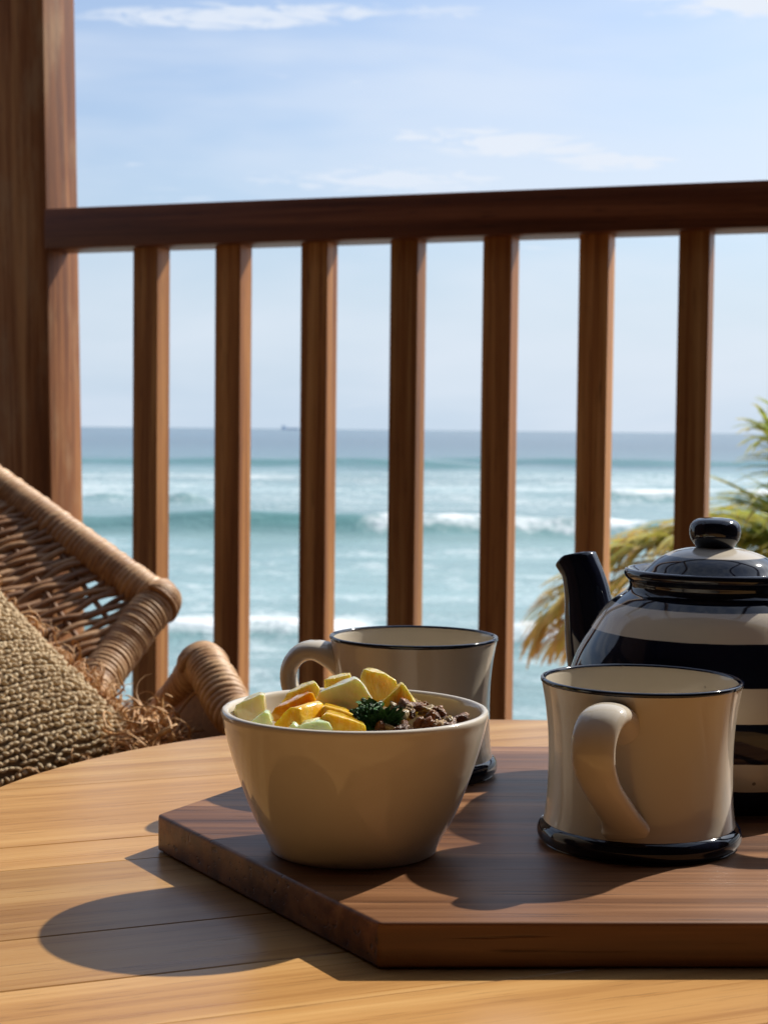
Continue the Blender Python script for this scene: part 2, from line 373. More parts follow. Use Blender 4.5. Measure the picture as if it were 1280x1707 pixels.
wave(47.6, .42, 1.0, 3., px_range(47, -200), px_range(47, 560), 1.5, .25, (px_range(47, 200), px_range(47, 640)), 1.2, 3.6, seed=7)
wave(46.0, .35, 1.0, 3., px_range(46, 820), px_range(46, 1500), 1.5, .25, (px_range(46, 800), px_range(46, 1400)), 1.2, 3.2, seed=8)
# old foam drifting between the breakers
wash = sstep(DD, 108, 135) * (1 - sstep(DD, 215, 255)); foam = np.maximum(foam, wash * (.25 + .75 * fbm(X / 16., DD / 9., 80, 4)) * .62)
wash2 = sstep(DD, 26, 34) * (1 - sstep(DD, 80, 92)); foam = np.maximum(foam, wash2 * (fbm(X / 7., DD / 3.2, 90, 5)) * .55)
deep = sstep(DD, 150, 700); mid = sstep(DD, 225, 300)
patch = fbm(X / 45., DD / 20., 70, 4) - .5; patch2 = fbm(X / 300., DD / 900., 75, 4) - .5
tq = np.array([.245, .375, .385]); md = np.array([.085, .19, .225]); bl = np.array([.024, .092, .148])
wc = tq[None, None] * (1 + .5 * patch)[..., None]
wc = wc * (1 - mid[..., None]) + md * mid[..., None]
wc = wc * (1 - deep[..., None]) + (bl * (1 + .5 * patch2)[..., None]) * deep[..., None]
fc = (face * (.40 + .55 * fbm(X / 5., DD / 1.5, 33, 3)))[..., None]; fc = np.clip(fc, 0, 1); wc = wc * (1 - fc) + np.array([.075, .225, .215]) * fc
V = np.stack([X, Y, Z + SEA], -1).reshape(-1, 3); nr, nc = X.shape
idx = np.arange(nr * nc).reshape(nr, nc); Fq = np.stack([idx[:-1, :-1], idx[:-1, 1:], idx[1:, 1:], idx[1:, :-1]], -1).reshape(-1, 4)
me = bpy.data.meshes.new('sea'); me.vertices.add(len(V)); me.vertices.foreach_set('co', V.ravel().astype(np.float32))
me.loops.add(Fq.size); me.loops.foreach_set('vertex_index', Fq.ravel().astype(np.int32)); me.polygons.add(len(Fq))
me.polygons.foreach_set('loop_start', np.arange(0, Fq.size, 4, dtype=np.int32)); me.polygons.foreach_set('loop_total', np.full(len(Fq), 4, np.int32)); me.update(); me.validate()
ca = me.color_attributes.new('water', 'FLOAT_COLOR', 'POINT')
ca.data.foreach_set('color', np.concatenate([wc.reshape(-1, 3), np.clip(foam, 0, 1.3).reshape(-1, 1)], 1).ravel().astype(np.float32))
mt, t, b = material('sea_water')
atn = t.add('ShaderNodeAttribute', attribute_name='water')
co = t.add('ShaderNodeTexCoord').outputs['Object']
def sn(sx_, sy_, det, r=.6):
    v = t.add('ShaderNodeVectorMath', {0: co, 1: (sx_, sy_, 1)}, operation='MULTIPLY').outputs[0]
    return t.add('ShaderNodeTexNoise', {'Vector': v, 'Scale': 1., 'Detail': det, 'Roughness': r, 'Distortion': .4}).outputs[0]
f1 = sn(.55, .45, 7., .7); f2 = sn(2.2, 1.1, 5., .65)
fm = t.math('ADD', atn.outputs['Alpha'], t.math('MULTIPLY', t.math('SUBTRACT', t.math('ADD', t.math('MULTIPLY', f1, .6), t.math('MULTIPLY', f2, .4)), .5), 1.5))
fm = t.math('MULTIPLY', t.smooth(fm, .22, .90), t.smooth(atn.outputs['Alpha'], .05, .25))
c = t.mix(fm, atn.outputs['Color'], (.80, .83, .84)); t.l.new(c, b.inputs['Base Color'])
t.l.new(t.math('MULTIPLY_ADD', fm, .6, .16), b.inputs['Roughness']); b.inputs['IOR'].default_value = 1.33
b.inputs['Specular IOR Level'].default_value = .16
hn = t.math('ADD', t.math('MULTIPLY', sn(.25, .6, 6., .6), 1.), t.math('MULTIPLY', f2, .25))
bp = t.add('ShaderNodeBump', {'Height': hn, 'Strength': .9, 'Distance': .35}); t.l.new(bp.outputs[0], b.inputs['Normal'])
M['sea'] = mt
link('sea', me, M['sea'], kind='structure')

gx = np.concatenate([[-6000, -600], np.linspace(-60, 60, 41), [600, 6000]]); gy = np.concatenate([[-3000, -300, -40], np.linspace(-10, 30, 31), [60, 120]])
GX, GY = np.meshgrid(gx, gy, indexing='ij')
GZ = SEA + np.interp(GY, [-3000, 0, 14, 24, 60, 120], [1.6, 1.5, .7, 0, -2.2, -4]) + (fbm(GX / 3, GY / 3, 5, 3) - .5) * .15 * (np.abs(GX) < 70)
gi = np.arange(GX.size).reshape(GX.shape)
me = mesh('sand', np.stack([GX, GY, GZ], -1).reshape(-1, 3), np.stack([gi[:-1, :-1], gi[1:, :-1], gi[1:, 1:], gi[:-1, 1:]], -1).reshape(-1, 4))
mt, t, b = material('beach_sand'); n = t.add('ShaderNodeTexNoise', {'Vector': t.add('ShaderNodeTexCoord').outputs['Object'], 'Scale': 2.5, 'Detail': 8.}).outputs[0]
t.l.new(t.ramp(n, [(.3, (.40, .31, .21)), (.7, (.55, .45, .32))]), b.inputs['Base Color']); b.inputs['Roughness'].default_value = .9
link('sand_ground', me, mt, kind='structure')

mt, t, b = material('ship_haze_paint'); n = t.add('ShaderNodeTexNoise', {'Scale': .15, 'Detail': 4.}).outputs[0]
t.l.new(t.ramp(n, [(.3, (.66, .78, .92)), (.7, (.72, .82, .94))]), b.inputs['Base Color']); M['ship'] = mt  # distance haze put into the ship's colour as pale blue
sp = at(484, 712, 9000.); ship = empty('cargo_ship', (sp[0], 9000., SEA), 'tiny hazy blue cargo ship far out on the sea horizon', 'ship')
hull = mesh('hull', [(-46, -7, 0), (42, -7, 0), (42, 7, 0), (-46, 7, 0), (-50, -8, 9), (40, -8, 9), (50, 0, 12), (40, 8, 9), (-50, 8, 9), (44, 0, 0)],
            [(0, 1, 5, 4), (1, 9, 6, 5), (9, 2, 7, 6), (2, 3, 8, 7), (3, 0, 4, 8), (4, 5, 6, 7, 8)])
link('hull', hull, M['ship'], ship, smooth=False)
link('bridge', box('bridge', -44, -30, -7, 7, 8.5, 22, .6), M['ship'], ship, smooth=False); link('funnel', box('funnel', -29, -24, -2, 2, 8.5, 19, .6), M['ship'], ship, smooth=False)

# ------------------------------------------------------------------ terrace: deck, railing, post, house
ALPHA = R_(19.5)                                   # the railing comes nearer towards the right
RD = np.array([math.cos(ALPHA), -math.sin(ALPHA), 0]); RN = np.array([math.sin(ALPHA), math.cos(ALPHA), 0])
BX = [(218, 415), (355, 408), (499, 402), (647, 400), (802, 393), (963, 389), (1130, 385)]
Y7 = 2.45; p7 = at(1130, 385, Y7)                  # front-left top edge of the last baluster in view
def on_rail(x, y):
    d = ray(x, y); tt = ((p7 - CAM) @ RN) / (d @ RN); return CAM + d * tt
SZ = .0455
sB = [float((on_rail(x, y) - p7) @ RD) for x, y in BX]
pitch_b = (sB[-1] - sB[0]) / 6
zb = float(np.mean([on_rail(x, y)[2] for x, y in BX]))               # underside of the top rail
zt_ = float(np.mean([on_rail(x, y)[2] for x, y in ((140, 345), (640, 325), (1280, 305))]))
print('RAIL', zb, zt_, pitch_b, [round(s, 3) for s in sB])
yaw = -ALPHA
rail = empty('balcony_railing', (p7[0], p7[1], 0), 'dark teak balcony railing with square balusters in front of the sea', 'railing', yaw)
sEnd = float((on_rail(80, 380) - p7) @ RD)
# local frame: +X along the rail to the right, +Y away from the camera, front faces at y = 0
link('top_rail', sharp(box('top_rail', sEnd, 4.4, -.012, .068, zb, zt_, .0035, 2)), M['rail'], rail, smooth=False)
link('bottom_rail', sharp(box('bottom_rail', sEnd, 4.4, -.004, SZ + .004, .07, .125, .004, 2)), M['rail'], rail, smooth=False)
bme = sharp(box('baluster', 0, SZ, 0, SZ, .121, zb + .004, .0012, 1))
for k in range(-1 + 0, 34):
    s = sB[k] if 0 <= k < 7 else sB[0] + pitch_b * k
    if s < sEnd + .02: continue
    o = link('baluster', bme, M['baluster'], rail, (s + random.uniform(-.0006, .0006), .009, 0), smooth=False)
    o.rotation_euler = (0, 0, random.uniform(-.02, .02))
# post: its right face carries the rail end
pf = on_rail(80, 380); 
PW = .20
post = empty('veranda_post', (pf[0] + RD[0] * .0215, pf[1] + RD[1] * .0215, 0), 'massive square teak post with weathered sunlit side, carrying the railing end', 'post', yaw)
z_gr = SEA + 1.2
post_me = sharp(box('shaft', -PW, 0, -.004, .102, z_gr, 3.32, .004, 2))
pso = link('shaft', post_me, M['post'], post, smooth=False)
post.rotation_euler = (0, R_(-1.15), yaw)
# deck boards run along the railing; the house wall and ceiling stand behind and above
deck = empty('terrace_floor', (p7[0], p7[1], 0)); deck['kind'] = 'structure'; deck.rotation_euler = (0, 0, yaw)
dme = sharp(box('plank', -2.4, 4.4, 0, .136, -.03, 0, .003, 1))
for k in range(36):
    link('plank', dme, M['deck'], deck, (random.uniform(-.004, .004), .09 - .14 * (k + 1), 0), smooth=False)
link('slab', box('slab', -2.4, 4.4, -5, .09, -.30, -.034), M['deck'], deck, smooth=False)
for x_ in (-2.2, 0, 2.2, 4.2):
    for y_ in (-.3, -4.8): link('pile', box('pile', x_ - .1, x_ + .1, y_ - .1, y_ + .1, z_gr - .3, -.3), M['deck'], deck, smooth=False)
ceil = empty('ceiling', (p7[0], p7[1], 0)); ceil['kind'] = 'structure'; ceil.rotation_euler = (0, 0, yaw)
cme = sharp(box('plank', -3.4, 5.4, 0, .178, 3.34, 3.37, .003, 1))
for k in range(17): link('plank', cme, M['ceiling'], ceil, (0, -2.02 - .18 * (k + 1), 0), smooth=False)
link('roof_slab', box('roof_slab', -3.4, 5.4, -5.1, -2.01, 3.375, 3.50), M['ceiling'], ceil, smooth=False)
link('edge_beam', box('edge_beam', -3.4, 5.4, -.01, .13, 3.322, 3.52, .004), M['ceiling'], ceil, smooth=False)
for x_ in np.arange(-3.2, 5.4, 2.1): link('rafter', box('rafter', x_, x_ + .06, -2.0, -.012, 3.376, 3.50), M['ceiling'], ceil, smooth=False)
mt, t, b = material('lime_plaster'); n = t.add('ShaderNodeTexNoise', {'Vector': t.add('ShaderNodeTexCoord').outputs['Object'], 'Scale': 3., 'Detail': 8.}).outputs[0]
t.l.new(t.ramp(n, [(.3, (.055, .027, .014)), (.7, (.08, .042, .022))]), b.inputs['Base Color']); b.inputs['Roughness'].default_value = .85
wl = link('house_wall', box('house_wall', -3.4, 5.4, -5.1, -4.9, z_gr, 3.34), mt, None, (p7[0], p7[1], 0), smooth=False, kind='structure'); wl.rotation_euler = (0, 0, yaw)
for nm, x0, x1, y0, y1 in (('added_side_wall', 2.6, 2.8, -4.88, .10), ('added_side_wall', -2.1, -1.9, -4.88, -1.25)):  # unseen side walls, added to cut the fill light
    wo = link(nm, box(nm, x0, x1, y0, y1, z_gr, 3.338), M['ceiling'], None, (p7[0], p7[1], 0), smooth=False, kind='structure'); wo.rotation_euler = (0, 0, yaw)

# ------------------------------------------------------------------ table
TC, TR, TA = np.array([.0988, .8263]), .3262, R_(22)
table = empty('wooden_table', (TC[0], TC[1], 0), 'honey teak plank table with a rounded edge, carrying the breakfast', 'table', TA)
seams = [-.20, -.125, -.05, .02, .10, .175, .25, .32, .40, .468, .540, .591, .650, .7535, .795, .923, 1.056]
c0 = -TC[0] * math.sin(TA) + TC[1] * math.cos(TA)
# oval top: a half round end by the chair, straight sides, and another half round end behind the viewer
LONG = .62
ol = [(TR * math.cos(a), TR * math.sin(a)) for a in np.linspace(0, math.pi, 90)] + [(TR * math.cos(a), -LONG + TR * math.sin(a)) for a in np.linspace(math.pi, 2 * math.pi, 60)]
ca0, sa0 = math.cos(-TA), math.sin(-TA); ol = [(x * ca0 - y * sa0, x * sa0 + y * ca0) for x, y in ol]
def clip_half(poly, v, keep_above):
    res = []
    for p, q in zip(poly, poly[1:] + poly[:1]):
        ip = (p[1] >= v) == keep_above; iq = (q[1] >= v) == keep_above
        if ip: res.append(p)
        if ip != iq:
            t_ = (v - p[1]) / (q[1] - p[1]); res.append((p[0] + t_ * (q[0] - p[0]), v))
    return res
for a, bnd in zip(seams[:-1], seams[1:]):
    lo, hi = a - c0 + .0002, bnd - c0 - .0002; md_ = (lo + hi) / 2
    pts = clip_half(clip_half(ol, lo, True), hi, False)
    pts = [p for i, p in enumerate(pts) if math.hypot(p[0] - pts[i - 1][0], p[1] - pts[i - 1][1]) > 1e-4]
    if len(pts) < 3: continue
    bm = bmesh.new(); bot = [bm.verts.new((x, y - md_, -.026)) for x, y in pts]; f = bm.faces.new(bot)
    ext = bmesh.ops.extrude_face_region(bm, geom=[f])
    for v in [g for g in ext['geom'] if isinstance(g, bmesh.types.BMVert)]: v.co.z = 0
    bmesh.ops.recalc_face_normals(bm, faces=bm.faces[:])
    bmesh.ops.bevel(bm, geom=[e for e in bm.edges if all(v.co.z > -.001 for v in e.verts)], offset=.0005, segments=1, affect='EDGES')
    link('plank', sharp(from_bm('plank', bm)), M['table'], table, (0, md_, TABLE_Z + random.uniform(-.00012, .00012)), smooth=False)
link('column', lathe('column', [(0, .02), (.035, .02), (.032, .10), (.028, .3), (.036, .44), (.06, TABLE_Z - .0262), (0, TABLE_Z - .0262)], 32), M['table'], table)
link('base', lathe('base', [(0, .0), (.20, .0), (.20, .012), (.06, .03), (.03, .05), (0, .05)], 48), M['table'], table)
for k in range(2):
    bt = link('batten', box('batten', -.03, .03, -.27, .27, TABLE_Z - .052, TABLE_Z - .0263, .003), M['table'], table, (-.13 + .26 * k, 0, 0), smooth=False)

# ------------------------------------------------------------------ hexagonal serving board
HC, HR, HA = np.array([.0938, .7884]), .2005, R_(2.0)
bm = bmesh.new()
hv = [bm.verts.new((HR * math.cos(R_(60 * k)), HR * math.sin(R_(60 * k)), 0)) for k in range(6)]
f = bm.faces.new(hv); ext = bmesh.ops.extrude_face_region(bm, geom=[f]); TH = BOARD_Z - TABLE_Z - .0004
for v in [g for g in ext['geom'] if isinstance(g, bmesh.types.BMVert)]: v.co.z = TH
bmesh.ops.recalc_face_normals(bm, faces=bm.faces[:])
bmesh.ops.bevel(bm, geom=bm.edges[:], offset=.0017, segments=3, profile=.6, affect='EDGES')
bo = link('serving_board', sharp(from_bm('serving_board', bm), 50), M['board'], None, (HC[0], HC[1], BOARD_Z - TH), smooth=False,
          label='thick dark brown hexagonal wooden serving board under the bowl and mugs', cat='serving board')
bo.rotation_euler = (0, 0, HA)

# ------------------------------------------------------------------ bowl
BC = (-.0118, .7205); BH = .0626
prof = [(0, .0016), (.034, .0016), (.0352, 0), (.0364, .0006), (.0372, .0024), (.0398, .0079), (.0427, .0128), (.0453, .0183), (.0486, .0265), (.0517, .0353), (.0546, .0445), (.0567, .0523),
        (.0579, .0580), (.0585, .0606), (.0583, .0621), (.0572, .0627), (.0560, .0624), (.0551, .0612), (.0544, .0580), (.0530, .0520), (.0475, .035), (.041, .018), (.030, .0085), (0, .0065)]
pp = catmull(prof, 4); pp[:, 0] = np.clip(pp[:, 0], 0, None); pp[0, 0] = 0; pp[-1, 0] = 0
pp[1:4, 0] = np.maximum(pp[1:4, 0], .002)
bowl = link('breakfast_bowl', lathe('breakfast_bowl', pp, 128, .0012), M['bowl'], None, (BC[0], BC[1], BOARD_Z),
            label='deep ivory ceramic bowl filled with fruit and granola on the wooden board', cat='bowl')
RIMZ = BOARD_Z + BH

# ------------------------------------------------------------------ mugs
MH = .0735
body = [(0, .0035), (.036, .0035), (.0405, .0045), (.0430, .0065), (.0432, .0090), (.0425, .013), (.0418, .020), (.0414, .030), (.0414, .042), (.0419, .052), (.0429, .061), (.0441, .068), (.0449, .0724),
        (.0449, .0734), (.0440, .0738), (.0431, .0730), (.0421, .066), (.0406, .056), (.0397, .045), (.0396, .030), (.0396, .014), (.036, .0085), (0, .0075)]
def smooth_prof(p, n=3):
    q = catmull(p, n); q[:, 0] = np.clip(q[:, 0], .0, None); q[0, 0] = q[-1, 0] = 0; q[1:3, 0] = np.maximum(q[1:3, 0], .003); q[-3:-1, 0] = np.maximum(q[-3:-1, 0], .003); return q
mug_body = lathe('body', smooth_prof(body), 112, .0015)
rim_band = lathe('rim', catmull([(.0441, .0719), (.04520, .0725), (.04535, .0733), (.0452, .0740), (.0442, .07435), (.0434, .0740), (.0429, .0733)], 3), 112, .0015)
foot = lathe('foot_ring', smooth_prof([(0, .0002), (.040, .0002), (.0436, .0006), (.0456, .0025), (.0459, .0050), (.0452, .0075), (.0436, .0092), (.0420, .0098), (.0405, .0096)], 3)[:-2], 112, .001)
hp = catmull([(.0340, 0, .0560), (.0445, 0, .0622), (.054, 0, .0652), (.0620, -.0012, .0628), (.0672, -.0018, .0555), (.0672, -.0012, .0460), (.0625, .0004, .0370), (.0550, .0024, .0290), (.0485, .0044, .0220), (.0446, .0058, .0165), (.0440, .0066, .0115)], 5)
nn = len(hp); tt = np.linspace(0, 1, nn)
hw = np.interp(tt, [0, .08, .2, .4, .6, .8, .93, 1], [.0120, .0108, .0100, .0096, .0086, .0090, .0110, .0085])
hth = np.interp(tt, [0, .08, .2, .4, .6, .8, .93, 1], [.0098, .0074, .0054, .0047, .0045, .0046, .0046, .0022])
mug_handle = sweep('handle', hp, hw, hth, (0, 1, 0), 32, 2.15)
def mug(loc, rz, label):
    e = empty('mug', (loc[0], loc[1], BOARD_Z), label, 'mug', rz, 'cream mugs on the board')
    link('body', mug_body, M['cream'], e); link('rim', rim_band, M['navy'], e); link('foot_ring', foot, M['navy'], e); link('handle', mug_handle, M['cream'], e)
    return e
mug((.1168, .7400), R_(-90 - 24), 'cream mug in front of the teapot, navy rim and foot, handle turned outward')
mug((.0167, .8860), R_(180 - 4), 'cream mug behind the fruit bowl, navy rim, handle pointing sideways')

# ------------------------------------------------------------------ teapot
TPX, TPY = at(1187, 1100, .852)[0], .852
def tz(y, x=1187): return float(at(x, y, TPY)[2] - BOARD_Z)
kpx = TPY / FPX
bodypx = [(177, None), (182, 1338), (203, 1312), (226, 1278), (241, 1238), (247, 1190), (244, 1150), (234, 1113), (222, 1082), (202, 1048), (182, 1017), (160, 997), (146, 987), (140, 978), (141, 968)]
zz = [(r * kpx, tz(y) if y else .0008) for r, y in bodypx]
outer = [(0, .0014), (zz[0][0] - .006, .0014), (zz[0][0] - .003, 0)] + zz
inner = [(.0400, tz(968)), (.0400, tz(985)), (.0650, tz(1080)), (.0715, tz(1190)), (.050, .012), (0, .008)]
bprof = smooth_prof(outer + inner, 4)
def rz_at(z):
    zs = [q[1] for q in zz]; return float(np.interp(z, zs, [q[0] for q in zz]))
def z_front(y, x):
    best = None
    for z in np.linspace(.001, tz(970), 1200):
        p = (TPX + (x - 1187) * kpx * .95, TPY - math.sqrt(max(rz_at(z) ** 2 - ((x - 1187) * kpx * .95) ** 2, 0)), BOARD_Z + z)
        e = abs(proj(p)[1] - y)
        if best is None or e < best[0]: best = (e, z)
    return best[1]
bounds = sorted(z_front(y, x) for y, x in ((1023, 1187), (1074, 1187), (1147, 1255), (1207, 1255), (1274, 1255), (1319, 1255)))
print('TEAPOT bands', [round(q, 4) for q in bounds], 'top', tz(955), 'knob', tz(863))
M['bands'] = banded('banded_glaze', bounds, True)
pot = empty('teapot', (TPX, TPY, BOARD_Z), 'round cream and navy striped ceramic teapot with navy spout and lid', 'teapot', 0)
link('body', lathe('body', bprof, 128, .0012), M['bands'], pot)
zc = tz(955)
coll = [(140.5 * kpx, tz(985)), (139.5 * kpx, tz(978)), (141 * kpx, tz(970)), (147 * kpx, tz(963)), (149.5 * kpx, tz(957)), (148 * kpx, tz(951)), (143 * kpx, tz(948.5)), (136 * kpx, tz(950)), (129 * kpx, tz(958)), (126 * kpx, tz(968)), (127 * kpx, tz(985))]
link('collar', lathe('collar', catmull(coll, 4), 128, .001), M['navy'], pot)
lid_z = tz(960)
lidp = [(0, 0), (118 * kpx, 0), (121 * kpx, .0006), (119 * kpx, tz(955) - lid_z), (110 * kpx, tz(947) - lid_z), (97 * kpx, tz(935) - lid_z), (80 * kpx, tz(925) - lid_z), (58 * kpx, tz(917) - lid_z), (30 * kpx, tz(912) - lid_z), (0, tz(911) - lid_z)]
lp = catmull(lidp, 5); lp[:, 0] = np.clip(lp[:, 0], 0, None); lp[0, 0] = lp[-1, 0] = 0; lp[1:3, 0] = np.maximum(lp[1:3, 0], .002); lp[-3:-1, 0] = np.maximum(lp[-3:-1, 0], .0015)
M['lidband'] = banded('lid_glaze', [tz(926) - lid_z], True)
lid = link('lid', lathe('lid', lp, 112), M['lidband'], pot, (0, 0, lid_z))
kn = [(27 * kpx, tz(917) - lid_z), (29 * kpx, tz(914) - lid_z), (33 * kpx, tz(909) - lid_z), (40 * kpx, tz(898) - lid_z), (42.5 * kpx, tz(886) - lid_z), (40 * kpx, tz(874) - lid_z), (31 * kpx, tz(866) - lid_z), (16 * kpx, tz(863.2) - lid_z), (0, tz(862.6) - lid_z)]
kq = catmull(kn, 5); kq[:, 0] = np.clip(kq[:, 0], 0, None); kq[-1, 0] = 0
link('knob', lathe('knob', kq, 64), M['navy'], lid)
SPD = np.array([-.66, .75, 0]); SPD /= np.linalg.norm(SPD); SPS = np.array([SPD[1], -SPD[0], 0])
def spt(r, z): return SPD * r + np.array([0, 0, z])
def spz(y, r): return float(at(1000, y, TPY + SPD[1] * r)[2] - BOARD_Z)
sp_path = catmull([spt(r, spz(y, r)) for r, y in ((.060, 1165), (.0735, 1125), (.0805, 1075), (.0845, 1025), (.0875, 985), (.0915, 952), (.0970, 928))], 6)
q = np.linspace(0, 1, len(sp_path))
spo = sweep('spout', sp_path, np.interp(q, [0, .3, .6, .85, 1], [.0175, .0155, .0125, .0110, .0110]), np.interp(q, [0, .3, .6, .85, 1], [.0240, .0185, .0135, .0115, .0125]), SPS, 32, 2., cap=False)
bm = bmesh.new(); bm.from_mesh(spo); bmesh.ops.solidify(bm, geom=bm.faces[:], thickness=.0028)
for v in bm.verts:   # cut the mouth level-ish, with a pouring lip outward
    lim = spz(926, .096) + (Vector(SPD).dot(v.co) - .097) * -.22
    if v.co.z > lim: v.co.z = lim + (v.co.z - lim) * .12
spo2 = from_bm('spout', bm)
link('spout', spo2, M['navy'], pot)
HD = -SPD
hpth = catmull([HD * .058 + np.array([0, 0, tz(1040)]), HD * .078 + np.array([0, 0, tz(1005)]), HD * .102 + np.array([0, 0, tz(1010)]), HD * .116 + np.array([0, 0, tz(1070)]), HD * .113 + np.array([0, 0, tz(1140)]), HD * .098 + np.array([0, 0, tz(1210)]), HD * .070 + np.array([0, 0, tz(1245)])], 6)
link('handle', sweep('handle', hpth, .0095, .006, SPS, 24, 2.4), M['navy'], pot)

# ------------------------------------------------------------------ bowl contents
bed_p = [(0, RIMZ - .0105), (.03, RIMZ - .0115), (.0475, RIMZ - .0150), (.0495, RIMZ - .020), (.040, RIMZ - .040), (0, RIMZ - .045)]
V, Fc = [], []; nR, nA = 14, 60
for i in range(nR + 1):
    for k in range(nA):
        r = .0500 * i / nR; a = 2 * math.pi * k / nA; z = -.0115 - .0035 * (i / nR) ** 2 + (0 if i == nR else .0035 * (fbm(np.array(r * math.cos(a) * 300), np.array(r * math.sin(a) * 300), 3, 2) - .5))
        V.append((r * math.cos(a), r * math.sin(a), z))
for i in range(nR):
    for k in range(nA): Fc.append((i * nA + k, (i + 1) * nA + k, (i + 1) * nA + (k + 1) % nA, i * nA + (k + 1) % nA))
link('granola_bed', mesh('granola_bed', V, Fc), M['cluster'], None, (BC[0], BC[1], RIMZ), label='toasted granola filling the bowl beneath the fruit', cat='granola', kind='stuff')

def chunk(name, poly, Y, thick, mat, label, cat, lean=.25, shrink=.86, dxy=(0, 0), group=None, bev=.0007):
    """a cut piece of fruit: near face given by its outline at distance Y, real thickness away from the camera"""
    front = [at(x, y, Y) for x, y in poly]; cen = np.mean(front, axis=0)
    zlo = min(p[2] for p in front); hgt = max(p[2] for p in front) - zlo
    fr = [np.array([p[0], p[1] + lean * (p[2] - zlo), p[2]]) for p in front]
    bk = [cen + (p - cen) * shrink + np.array([dxy[0], thick, dxy[1]]) for p in fr]
    c = (np.mean(fr, axis=0) + np.mean(bk, axis=0)) / 2
    bm = bmesh.new()
    for p in fr + bk: bm.verts.new(Vector((p - c).tolist()))
    bmesh.ops.convex_hull(bm, input=bm.verts[:])
    bmesh.ops.dissolve_limit(bm, angle_limit=R_(9), verts=bm.verts[:], edges=bm.edges[:])
    bmesh.ops.bevel(bm, geom=bm.edges[:], offset=bev, segments=2, profile=.55, affect='EDGES', clamp_overlap=True)
    bmesh.ops.triangulate(bm, faces=[f for f in bm.faces if len(f.verts) > 4])
    bmesh.ops.subdivide_edges(bm, edges=[e for e in bm.edges if e.calc_length() > .003], cuts=2, use_grid_fill=True)
    for v in bm.verts:
        p = v.co * 260
        v.co += Vector((math.sin(p.y * 1.3 + p.z + len(poly)) + .7 * math.sin(p.z * 4.1 + p.y * 3), math.sin(p.z * 1.1 + p.x * 1.7) + .7 * math.sin(p.x * 4.7 + p.z * 2), math.sin(p.x * 1.4 + p.y) + .7 * math.sin(p.y * 4.3 + p.x * 3.1))) * .00024
    me = sharp(from_bm(name, bm), 40)
    return link(name, me, M[mat], None, tuple(c), smooth=False, label=label, cat=cat, group=group)
chunk('pineapple_chunk', [(597, 1160), (600, 1128), (607, 1116), (640, 1124), (660, 1136), (663, 1150), (648, 1170), (620, 1180), (600, 1175)], .748, .014, 'pineapple', 'tall bright yellow fruit chunk at the top of the pile beside the mug', 'fruit chunk', .15)
chunk('pineapple_chunk', [(540, 1148), (541, 1134), (584, 1126), (588, 1140), (586, 1152), (545, 1165)], .752, .012, 'pineapple', 'small yellow fruit chunk behind the big pale green melon wedge', 'fruit chunk', .3)
chunk('pineapple_chunk', [(470, 1172), (478, 1158), (515, 1142), (525, 1140), (533, 1152), (528, 1170), (500, 1190), (474, 1190)], .738, .014, 'pineapple', 'yellow fruit chunk behind the orange mango wedge', 'fruit chunk', .3)
chunk('melon_wedge', [(523, 1172), (532, 1156), (592, 1132), (600, 1136), (622, 1168), (616, 1182), (585, 1198), (530, 1192)], .722, .015, 'honeydew', 'big pale green honeydew wedge in the middle of the bowl', 'fruit chunk', .2)
chunk('pineapple_chunk', [(637, 1172), (668, 1141), (674, 1144), (701, 1184), (696, 1194), (672, 1208), (650, 1200)], .722, .012, 'pineapple', 'coarse grained pineapple chunk leaning between the kale and the seeds', 'fruit chunk', .2)
chunk('melon_chunk', [(390, 1186), (393, 1176), (432, 1158), (441, 1160), (444, 1192), (440, 1205), (398, 1207)], .722, .017, 'pale_melon', 'pale cream melon chunk against the rim nearest the chair', 'fruit chunk', .1, .8)
chunk('mango_wedge', [(452, 1192), (457, 1182), (515, 1157), (522, 1158), (528, 1178), (510, 1194), (470, 1206), (456, 1204)], .714, .012, 'mango', 'bright orange mango wedge with a flat slanting top', 'fruit chunk', .25)
chunk('green_melon_chunk', [(416, 1205), (440, 1187), (448, 1190), (456, 1207), (446, 1216), (424, 1217)], .702, .009, 'green_melon', 'small light green melon chunk beside the cream melon', 'fruit chunk', .2)
chunk('mango_cube', [(456, 1209), (482, 1181), (492, 1180), (500, 1184), (506, 1207), (498, 1222), (466, 1222)], .700, .013, 'mango_yellow', 'deep yellow mango cube with a wet pitted top in front', 'fruit chunk', .35, .95, (.010, .001))
chunk('mango_slice', [(534, 1186), (538, 1177), (578, 1188), (592, 1196), (590, 1208), (560, 1212), (538, 1206)], .706, .011, 'mango_yellow', 'yellow mango slice resting against the honeydew wedge', 'fruit chunk', .5)
chunk('mango_wedge', [(530, 1205), (541, 1190), (548, 1191), (610, 1210), (613, 1222), (545, 1226), (530, 1220)], .689, .012, 'mango_yellow', 'light orange mango wedge against the rim in front of the kale', 'fruit chunk', .4)
chunk('green_melon_slice', [(492, 1216), (505, 1207), (528, 1204), (548, 1208), (556, 1219), (540, 1227), (500, 1227)], .684, .010, 'green_melon', 'thin pale green melon slice lying against the front rim', 'fruit chunk', .6)
chunk('green_melon_chunk', [(480, 1218), (484, 1208), (490, 1206), (498, 1214), (496, 1224), (484, 1225)], .687, .006, 'green_melon', 'tiny pale green melon tip beside the wet mango cube', 'fruit chunk', .4)

